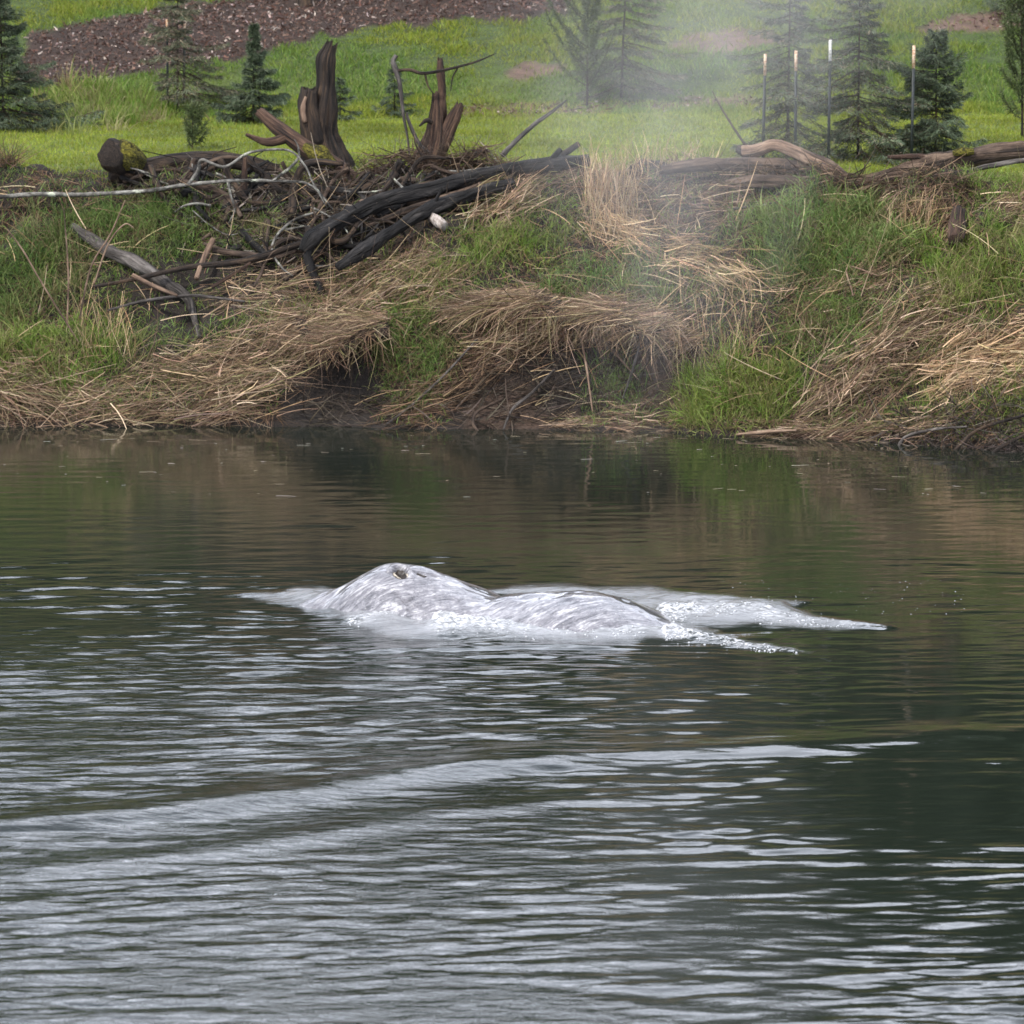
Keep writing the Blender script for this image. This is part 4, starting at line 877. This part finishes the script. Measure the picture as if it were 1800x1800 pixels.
# broken reeds and sticks above the cut bank, waterline snags
for i, (pts, rad, mat, lab) in enumerate([
    ([(1016, 565), (1030, 640), (1042, 725)], 2.2, M_TAN, 'single bent reed hanging down the cut earth face'),
    ([(1045, 580), (1085, 625), (1122, 668)], 2.2, M_TAN, 'straight pale reed slanting across the cut earth face'),
    ([(975, 650), (935, 690), (900, 720), (885, 755)], 2.8, M_GREY, 'forked grey root reaching from the cut bank to the water'),
    ([(885, 700), (838, 725), (832, 745), (842, 760)], 3.0, M_BROWN, 'crooked brown root dipping into the water'),
    ([(840, 595), (780, 660), (720, 715), (680, 745)], 2.2, M_GREY, 'long thin grey stem sloping to the water beside the nose of the bank'),
    ([(1125, 600), (1112, 650), (1095, 700)], 2.4, M_GREY, 'pale thin root hanging under the thatch mat'),
    ([(1800, 730), (1720, 755), (1680, 790), (1630, 820)], 3.2, M_DARK, 'dark dead branch trailing into the water on the right shore'),
    ([(1860, 745), (1790, 770), (1740, 800), (1712, 825)], 2.8, M_DARK, 'second dark branch drooping into the right shallows'),
    ([(1575, 800), (1590, 770), (1640, 755), (1700, 750)], 2.8, M_GREY, 'grey stick lying on the washed up straw'),
    ([(1295, 764), (1340, 760), (1400, 756)], 3.5, M_TAN, 'bright tan broken cane floating at the shore'),
    ([(1500, 520), (1490, 470), (1545, 485)], 1.8, M_TAN, 'bent tan reed in the middle of the green slope')]):
    driftwood('stick', lab, 'stick', mat, pts, [rad * 0.8] + [rad] * (len(pts) - 2) + [rad * 0.6], 0.22, 7, 0.15, 0, 70 + i)
for i, (pts, lab) in enumerate([
    ([(140, 605), (75, 500), (40, 440), (12, 402)], 'tall dry stalk leaning far out at the left end of the bank'),
    ([(118, 570), (120, 480), (112, 365)], 'tall straight dry stalk rising from the left river edge'),
    ([(140, 560), (160, 470), (195, 410), (220, 352)], 'tall dry stalk with drooping seed head by the left hollow'),
    ([(165, 500), (190, 430), (218, 395), (235, 400)], 'arching dry stalk crossing its taller neighbour')]):
    driftwood('dry_stalk', lab, 'stalk', M_TAN, [(x, y, 71.9) for x, y in pts], [1.6] * (len(pts) - 1) + [0.8], 0.1, 6, 0.1, 0, 90 + i)
# the dense tangle under the stumps
r2 = np.random.default_rng(44)
MARKS = [((575, 290), 'by the tall forked stump'), ((760, 285), 'by the splintered stump'), ((690, 350), 'above the long dark log'), ((560, 430), 'behind the bent root'),
         ((330, 320), 'crossing the long lichen branch'), ((260, 300), 'against the mossy log'), ((430, 300), 'round the short brown post'), ((420, 440), 'over the crossed sticks'), ((830, 310), 'at the bank top by the red log')]
kinds = [(M_DARK, 'dead_branch', 'dark rotten branch jammed in the tangle below the stumps', 'dark branches of the tangle'),
         (M_BLACK, 'dead_branch', 'wet black branch jammed in the tangle below the stumps', 'black branches of the tangle'),
         (M_LICH, 'lichen_branch', 'thin lichen flecked branch poking out of the tangle below the stumps', 'lichen branches of the tangle'),
         (M_BROWN, 'dead_branch', 'brown barked branch jammed in the tangle below the stumps', 'brown branches of the tangle')]
for i in range(92):
    mat, nm_, lab, grp = kinds[i % 4]; lab = lab.split(' jammed')[0].split(' poking')[0]
    c = in_poly([(215, 300), (420, 285), (620, 315), (860, 285), (840, 325), (690, 400), (590, 455), (480, 460), (400, 430), (320, 360)], 1)[0]
    a = r2.normal() * 0.45 - 0.25 if r2.random() < 0.7 else r2.random() * 3.1; L = 45 + 110 * r2.random(); rad = (3.5 + 5.5 * r2.random() ** 2) if mat is not M_LICH else 1.3 + 1.2 * r2.random()
    u = np.array([math.cos(a), math.sin(a) * 0.8]); w = np.array([-u[1], u[0]]); b_ = r2.normal() * 0.12 * L
    ps = [c - u * L * 0.5, c - u * L * 0.15 + w * b_ * 0.8, c + u * L * 0.2 + w * b_, c + u * L * 0.5 + w * r2.normal() * 0.1 * L]
    ps = [(float(p[0]), float(max(p[1], 278))) for p in ps]
    near_ = min(MARKS, key=lambda mk_: math.hypot(mk_[0][0] - c[0], mk_[0][1] - c[1]))[1]
    lab = ('' if mat is M_LICH else 'thick ' if rad > 6 else 'slender ' if rad < 4.3 else '') + ('bowed ' if abs(b_) > 0.13 * L else '') + ('long ' if L > 110 else 'short ' if L < 75 else '') + ('steep ' if abs(math.sin(a)) > 0.75 else '') + lab + ' ' + near_
    e, P, r = driftwood(nm_, lab, 'branch', mat, ps, [rad, rad * 0.95, rad * 0.8, rad * 0.5], 0.06 + 0.22 * r2.random(), 9, 0.2, 0.08, 200 + i, 0.04 if rad > 4 else 0, 18, grp)
    if rad > 3 and r2.random() < 0.6:
        q = ps[2]; twig(e, 'side_twig', P[2], [(q[0] + r2.normal() * 14, q[1] - 12 - 14 * r2.random()), (q[0] + r2.normal() * 22, q[1] - 26 - 20 * r2.random())], [1.6, 1.3, 0.7], mat, 300 + i)
# tangle of small twigs
S = Strands()
for poly, n, L, cols in (([(200, 320), (420, 290), (620, 300), (900, 280), (860, 330), (640, 430), (500, 470), (380, 450)], 1500, 0.38, [(0.05, 0.035, 0.025), (0.10, 0.075, 0.055), (0.03, 0.022, 0.018), (0.22, 0.19, 0.15)]),
                          ([(640, 270), (800, 230), (880, 270), (900, 300), (640, 305)], 420, 0.34, [(0.06, 0.04, 0.03), (0.12, 0.08, 0.05)]),
                          ([(1180, 280), (1500, 280), (1700, 300), (1700, 330), (1500, 345), (1200, 330)], 700, 0.28, [(0.08, 0.05, 0.035), (0.20, 0.14, 0.09), (0.04, 0.03, 0.02)]),
                          ([(1560, 740), (1700, 700), (1860, 690), (1860, 810), (1700, 800), (1560, 790)], 800, 0.35, [(0.06, 0.045, 0.04), (0.16, 0.13, 0.11), (0.03, 0.025, 0.02)]),
                          ([(520, 700), (700, 690), (900, 640), (1100, 620), (1180, 700), (900, 755), (520, 755)], 900, 0.40, [(0.035, 0.027, 0.022), (0.10, 0.08, 0.06), (0.06, 0.045, 0.034)])):
    n = int(n * 2.0); q = in_poly(poly, n); P = LP(q[:, 0], q[:, 1], 0.05); P[:, 2] = np.minimum(P[:, 2], hz(P[:, 0], P[:, 1]) + 0.30)
    a = rng.random(n) * 2 * math.pi; d = np.stack([np.cos(a), 0.4 * rng.normal(size=n), np.sin(a) * 0.45], -1)
    S.add(P, d, L * (0.4 + rng.random(n)), 0.006 + 0.020 * rng.random(n) ** 2.5, jit(cols, n, 0.25), 0.05, 0.25, 4, 0.4, kink=0.7)
tag(S.build('twig_tangle', M_STRAW), 'tangle of fine dead twigs lodged among the logs and along the shore', 'twigs', kind='stuff')

# ------------------------------------------------------------------ fence stakes
t = NT('post_green_steel'); oc = t.node('ShaderNodeTexCoord').outputs['Object']
t.bsdf(t.ramp(t.noise(oc, 14, 4), [(0.3, (0.010, 0.014, 0.013)), (0.7, (0.030, 0.036, 0.034))]), 0.55); M_POST = t.m
def tip_mat(name, c0, c1):
    t = NT(name); oc = t.node('ShaderNodeTexCoord').outputs['Object']
    t.bsdf(t.ramp(t.noise(t.scale(oc, (20, 20, 40)), 1.0, 4), [(0.40, c0), (0.58, c1)]), 0.7); return t.m
M_TIPW = tip_mat('post_white_tip', (0.42, 0.40, 0.36), (0.68, 0.66, 0.62)); M_TIPR = tip_mat('post_rusty_tip', (0.42, 0.22, 0.12), (0.62, 0.48, 0.34))
def box_v(x0, x1, y0, y1, z0, z1):
    V = np.array([(x, y, z) for z in (z0, z1) for x, y in ((x0, y0), (x1, y0), (x1, y1), (x0, y1))], float)
    F = np.array([(0, 3, 2, 1), (4, 5, 6, 7), (0, 1, 5, 4), (1, 2, 6, 5), (2, 3, 7, 6), (3, 0, 4, 7)]); return V, F
def tpost(px, ytop, yband, ybase, Y, tip, label, lean=0.0):
    b = atY(px, ybase, Y); b[2] = hz(b[0], b[1]) - 0.02; ztop = atY(px, ytop, Y)[2] - b[2]; zb = atY(px, yband, Y)[2] - b[2]
    e = empty('fence_stake', b); e.rotation_euler = (0, lean, 0.5); tag(e, label, 'stake', 'steel stakes guarding the saplings')
    def tee(z0, z1, g):
        V1, F1 = box_v(-0.022 - g, 0.022 + g, -0.006 - g, 0.002, z0, z1); V2, F2 = box_v(-0.005 - g, 0.005 + g, 0.002, 0.036 + g, z0, z1)
        return np.concatenate([V1, V2]), np.concatenate([F1, F2 + 8])
    V, F = tee(0, zb, 0); mk('post', V, F, M_POST, e)
    V, F = tee(zb, ztop, 0.001); mk('painted_tip', V, F, tip, e)
    for k in range(5):
        z = zb * (0.25 + 0.15 * k); V, F = box_v(-0.006, 0.006, -0.014, -0.006, z, z + 0.015); mk('stud', V, F, M_POST, e)
tpost(1341, 95, 133, 272, 76.2, M_TIPR, 'steel stake with orange tip nearest the root knob', 0.02)
tpost(1398, 89, 125, 272, 75.9, M_TIPR, 'steel stake with cream tip set back inside the tall fir', 0.0)
tpost(1456, 70, 107, 290, 75.8, M_TIPW, 'steel stake with clean white tip, tallest of the row', 0.01)
tpost(1602, 80, 120, 285, 75.8, M_TIPR, 'steel stake with rusty tip beside the bushy dark fir', 0.015)
tpost(295, 34, 62, 200, float(hitY(312, 198)) + 0.35, M_TIPR, 'dark stake with orange tip left of the thin browned fir', 0.0)
tpost(323, 40, 62, 200, float(hitY(312, 198)) + 0.45, M_TIPR, 'dark stake with pale tip right of the thin browned fir', 0.02)

# ------------------------------------------------------------------ trees
N_FIR = [(0.058, 0.080, 0.046), (0.078, 0.103, 0.058), (0.108, 0.132, 0.080), (0.040, 0.056, 0.034)]
N_PINE = [(0.065, 0.085, 0.030), (0.085, 0.105, 0.040), (0.045, 0.062, 0.025)]
N_OLD = [(0.085, 0.098, 0.058), (0.105, 0.110, 0.068), (0.17, 0.14, 0.095), (0.060, 0.076, 0.048)]
def conifer(px, ybase, Y, height, spread, label, cols=N_FIR, name='fir_sapling', kind='fir', n_br=70, needles=60, bare=0.06, top_pow=0.9, seed=0, hang=0.25, gap=0.0, nl=0.065):
    r0 = np.random.default_rng(seed + 100)
    b = atY(px, ybase, Y); b[2] = hz(b[0], b[1]) - 0.02
    e = empty(name, b); tag(e, label, 'tree', 'young conifers planted above the bank')
    lean = r0.normal(size=2) * 0.015 * height
    tp_ = np.array([[0, 0, 0], [lean[0] * .3, lean[1] * .3, height * 0.4], [lean[0], lean[1], height]]) + b
    rt = 0.007 + 0.006 * height
    tube_obj('trunk', tp_, [rt, rt * 0.7, 0.006], M_DARK, e, sides=8, n=14, rough=0.12, seed=seed)
    S = Strands(); Bn = Strands()
    ph0, asym = r0.random() * 6.28, 0.25 + 0.3 * r0.random()
    for k in range(n_br):
        f = (k + r0.random()) / n_br; f = bare + (0.985 - bare) * f
        if r0.random() < gap * (1 - f): continue
        f = float(np.clip(f + r0.normal() * 0.015, 0.02, 0.985)); z = height * f; az = k * 2.399 + r0.normal() * 0.5
        ln = spread * ((1 - f) ** top_pow) * (0.35 + 1.0 * r0.random()) * (1 + asym * math.sin(az - ph0 + 4 * f)) + 0.05
        if kind == 'fir': el = (-0.18 + 0.75 * f ** 2) + r0.normal() * 0.12
        else: el = 0.50 + 0.3 * f + r0.normal() * 0.12
        d = np.array([math.cos(az) * math.cos(el), math.sin(az) * math.cos(el), math.sin(el)])
        root = b + np.array([lean[0] * f, lean[1] * f, z])
        tt = np.linspace(0, 1, 6)
        curve = -hang * ln * tt ** 1.5 + (0.30 * ln * tt ** 3 if kind == 'fir' else 0.55 * ln * tt ** 2.5)
        bp = root + d * (ln * tt)[:, None]; bp[:, 2] += curve
        m = max(int(2.2 * needles * (0.30 + ln / max(spread, 0.1))), 16)
        s = 0.12 + 0.88 * r0.random(m) ** 0.75
        side = np.cross(d, [0, 0, 1.0]); side /= max(np.linalg.norm(side), 1e-6)
        if kind == 'fir':      # flat sprays: twigs left and right, needles along them
            w = (r0.random(m) * 2 - 1) * 0.40 * ln * (1.08 - s) ** 0.7
            q = np.stack([np.interp(s, tt, bp[:, i]) for i in range(3)], -1) + side * w[:, None]
            q[:, 2] += -0.35 * np.abs(w) + r0.normal(size=m) * 0.012
            q += d * (np.abs(w) * 0.5)[:, None]
            nd = side[None] * np.sign(w)[:, None] * (0.5 + 0.4 * r0.random((m, 1))) + d * 0.75 + r0.normal(size=(m, 3)) * 0.45; nd[:, 2] -= 0.15
            # the twigs that carry the sprays
            j = np.arange(0, m, 6); q0 = np.stack([np.interp(s[j], tt, bp[:, i]) for i in range(3)], -1); dv = q[j] - q0
            Bn.add(q0, dv + 1e-6, np.linalg.norm(dv, axis=1), 0.006, jit([(0.05, 0.035, 0.02)], len(j), 0.2), 0, 0, 1, 0.5)
        else:                   # brushes of long needles round the shoot
            q = np.stack([np.interp(s, tt, bp[:, i]) for i in range(3)], -1) + r0.normal(size=(m, 3)) * 0.012
            nd = r0.normal(size=(m, 3)) + d * 1.0; nd[:, 2] += 0.35
        L = nl * (0.7 + 0.6 * r0.random(m)) * (1.0 if kind == 'fir' else 1.5)
        tone = (0.70 + 0.6 * r0.random()) * (0.75 + 0.55 * s)[:, None]      # fresh growth at the tips
        S.add(q, nd, L, (0.009 if kind == 'fir' else 0.008) + 0.006 * r0.random(m), jit(cols, m, 0.25) * tone, 0.15, 0.1, 1, 0.35)
        for i in range(5): Bn.add(bp[i:i + 1], bp[i + 1:i + 2] - bp[i:i + 1], np.linalg.norm(bp[i + 1] - bp[i]), (0.016 - 0.0024 * i) * (0.5 + ln), np.array([(0.045, 0.032, 0.022)]), 0, 0, 1, 0.8)
    S.build('crown', M_NEEDLE, e)['kind'] = 'stuff'; Bn.build('branches', M_STRAW, e)['kind'] = 'stuff'
    return e
def hgt(px, yb, yt, Y): return float(atY(px, yt, Y)[2] - hz(atY(px, yb, Y)[0], Y))
def base_Y(px, py): return float(hitY(px, py))
conifer(6, 228, base_Y(6, 228), 2.8, 1.0, 'dense blue green fir beside the tall lush grass clump', N_FIR, n_br=150, needles=120, seed=1, bare=0.03)
conifer(312, 198, base_Y(312, 198), 2.6, 0.85, 'thin browned fir standing between two orange tipped stakes', N_OLD, n_br=105, needles=75, seed=2, bare=0.14, gap=0.2, hang=0.4, top_pow=0.6)
conifer(445, 222, base_Y(445, 222), 1.75, 0.78, 'fir with dense dark skirt and long bare leader', N_FIR, n_br=95, needles=140, seed=3, bare=0.06, top_pow=1.7)
conifer(338, 266, base_Y(338, 266), 0.72, 0.30, 'tiny olive pine seedling on the field behind the mossy log', N_PINE, 'pine_seedling', 'pine', 20, 40, 0.1, 0.5, 4, 0.0)
conifer(598, 215, base_Y(598, 215), 0.78, 0.36, 'small fir half hidden by the tall forked stump', N_FIR, n_br=34, needles=42, seed=5, top_pow=1.3)
conifer(693, 207, base_Y(693, 207), 0.98, 0.40, 'small spiky fir seedling behind the thin dead branch', N_FIR, n_br=34, needles=42, seed=6, top_pow=1.5)
conifer(1032, 190, base_Y(1032, 190), 2.5, 0.72, 'open olive pine with upswept branches seen through the mist', N_PINE, 'pine_sapling', 'pine', 58, 70, 0.12, 0.45, 7, 0.0)
conifer(1092, 184, base_Y(1092, 184) + 0.6, 3.0, 1.0, 'tall grey green fir veiled by the mist', N_OLD, n_br=110, needles=80, seed=8, gap=0.1, hang=0.45, top_pow=0.5)
conifer(1384, 262, 76.9, 3.1, 1.0, 'tall feathery fir among the white tipped stakes', N_OLD + N_FIR, n_br=130, needles=80, seed=9, gap=0.12, hang=0.5, top_pow=0.55)
conifer(1508, 268, 76.6, 3.0, 1.1, 'broad dusty fir behind the tallest stake', N_OLD + N_FIR, n_br=140, needles=90, seed=10, gap=0.10, hang=0.45, top_pow=0.6)
conifer(1645, 262, 76.9, 1.95, 1.0, 'bushy dark fir beside the rusty tipped stake', N_FIR, n_br=120, needles=120, seed=11, top_pow=0.7)
conifer(1797, 246, base_Y(1797, 246), 2.6, 0.70, 'green pine with upcurved candles at the right field edge', N_PINE, 'pine_sapling', 'pine', 54, 70, 0.1, 0.45, 12, 0.0)
conifer(1782, 34, base_Y(1782, 34), 2.4, 0.75, 'dark round fir high on the slope above the dirt patch', N_FIR, n_br=80, needles=80, seed=13)
conifer(-130, 240, 84.0, 2.4, 0.7, 'blue green fir beyond the dense left fir', N_FIR, n_br=70, needles=70, seed=14)
# low dead shrub at the left
e = empty('dead_shrub', ground(12, 292)); tag(e, 'low brown dead shrub at the left end of the field', 'shrub')
S = Strands(); g0 = np.array(e.location); n = 160; d = rng.normal(size=(n, 3)); d[:, 2] = np.abs(d[:, 2]) + 0.5
S.add(np.tile(g0, (n, 1)) + rng.normal(size=(n, 3)) * [0.12, 0.12, 0.03], d, 0.2 + 0.35 * rng.random(n), 0.012, jit(STRAW_D + [(0.04, 0.06, 0.03)], n, 0.25), 0.1, 0.3, 4, 0.3)
S.build('twigs', M_STRAW, e)

# the wood on the hill above, out of the picture but mirrored in the river
b = ground(540, 10); e = empty('hill_tree', b); tag(e, 'dark trunk of a big tree at the top of the leaf litter', 'tree')
tube_obj('trunk', [b + [0, 0, -0.1], b + [0, 0, 0.4], b + [0.05, 0, 3], b + [0.1, 0, 9]], [0.24, 0.17, 0.15, 0.05], M_DARK, e, sides=14, rough=0.15, ridges=0.15, seed=120)
S = Strands(); n = 3500; q = rng.normal(size=(n, 3)).clip(-2, 2) * [0.9, 0.9, 1.6] + b + [0.05, 0, 7.2]; S.add(q, rng.normal(size=(n, 3)), 0.35, 0.16, jit(N_FIR, n, 0.3), 0.2, 0.2, 1, 0.3)
S.build('crown', M_NEEDLE, e)
N_DARK = [(0.022, 0.036, 0.018), (0.030, 0.046, 0.022), (0.040, 0.055, 0.028)]
S = Strands(); r1 = np.random.default_rng(5)
for k in range(300):
    x = -66 + 132 * r1.random(); y = 109 + 55 * r1.random() ** 1.4; h = (float(np.interp(x, [-62, -12, 8, 30, 62], [7.3, 7.3, 9, 12, 13]))) * (0.7 + 0.5 * r1.random()); n = 240; zb = float(hz(x, y))
    f = r1.random(n) ** 0.8; rad = (1 - f) * h * 0.20 * np.sqrt(r1.random(n)) + 0.1; a = r1.random(n) * 6.283
    q = np.stack([x + rad * np.cos(a), y + rad * np.sin(a), zb + 0.5 + f * (h - 0.5)], -1)
    d = np.stack([np.cos(a), np.sin(a), -0.3 + 0 * a], -1) + r1.normal(size=(n, 3)) * 0.4
    S.add(q, d, 0.9 + 1.1 * r1.random(n), 0.8, jit(N_DARK, n, 0.3) * (0.8 + 0.5 * r1.random()), 0.2, 0.2, 1, 0.3)
    S.add(np.array([[x, y, zb - 0.2]]), np.array([[0, 0, 1.0]]), h, 0.4, np.array([(0.05, 0.035, 0.025)]), 0, 0, 1, 0.2)
tag(S.build('hillside_wood', M_NEEDLE), 'dense conifer wood on the hill above the field', 'wood', kind='stuff')

# ------------------------------------------------------------------ the whale's blow drifting before the bank
t = NT('blow_mist'); oc = t.node('ShaderNodeTexCoord').outputs['Object']
sp = t.node('ShaderNodeSeparateXYZ', {0: oc}); x, y, z = sp.outputs
bendx = t.math('ADD', t.math('MULTIPLY', t.math('SINE', t.math('MULTIPLY', z, 1.1)), 0.25), t.math('MULTIPLY', t.math('MULTIPLY', z, z), 0.045))
wid = t.rng_(z, 0.0, 6.0, 1.1, 4.2)
dx = t.math('DIVIDE', t.math('SUBTRACT', t.math('SUBTRACT', x, bendx), t.math('MULTIPLY', z, 0.06)), wid)
dy = t.math('DIVIDE', y, wid)
q = t.math('ADD', t.math('MULTIPLY', dx, dx), t.math('MULTIPLY', dy, dy))
core = t.rng_(q, 0.0, 1.0, 1.0, 0.0)
core = t.math('POWER', core, 2.2)
nz = t.rng_(t.noise(t.scale(oc, (0.9, 0.9, 0.5)), 1.0, 4, 0.6, 0.9), 0.38, 0.66, 0.08, 1.0)
fade = t.math('MULTIPLY', t.rng_(z, -0.9, 3.2, 0.0, 1.0), t.rng_(z, 6.2, 9.0, 1.0, 0.3))
den = t.math('MULTIPLY', t.math('MULTIPLY', core, nz), t.math('MULTIPLY', fade, 0.125))
pv = t.node('ShaderNodeVolumePrincipled', {'Color': (1.0, 1.0, 1.0, 1), 'Density': den, 'Anisotropy': -0.1})
t.l.new(pv.outputs[0], t.out.inputs['Volume'])
base = atY(1110, 840, 62.0)
ang = np.arange(24) * 2 * math.pi / 24; zs = np.array([-1.0, 0, 2, 4, 6.5]); rs = np.array([1.5, 1.9, 3.2, 4.8, 7.0])
V = np.concatenate([np.stack([np.cos(ang) * r_ + 0.06 * z_, np.sin(ang) * r_, np.full(24, z_)], -1) for r_, z_ in zip(rs, zs)])
F = np.concatenate([np.stack([k * 24 + np.arange(24), k * 24 + (np.arange(24) + 1) % 24, (k + 1) * 24 + (np.arange(24) + 1) % 24, (k + 1) * 24 + np.arange(24)], -1) for k in range(4)])
nv = len(V); V = np.concatenate([V, [[0, 0, -1.0]], [[0.39, 0, 6.5]]]); a = np.arange(24); a2 = (a + 1) % 24
C = np.concatenate([np.stack([a2, a, np.full(24, nv)], -1), np.stack([96 + a, 96 + a2, np.full(24, nv + 1)], -1)])
o = mk('blow_mist', V, [F, C], t.m); o.location = [float(base[0]), 62.0, 1.15]
tag(o, 'faint white mist of the whale blow drifting in front of the bank', 'mist', kind='stuff')
print('TRIS', sum(len(o.data.polygons) * 2 for o in SC.objects if o.type == 'MESH'))
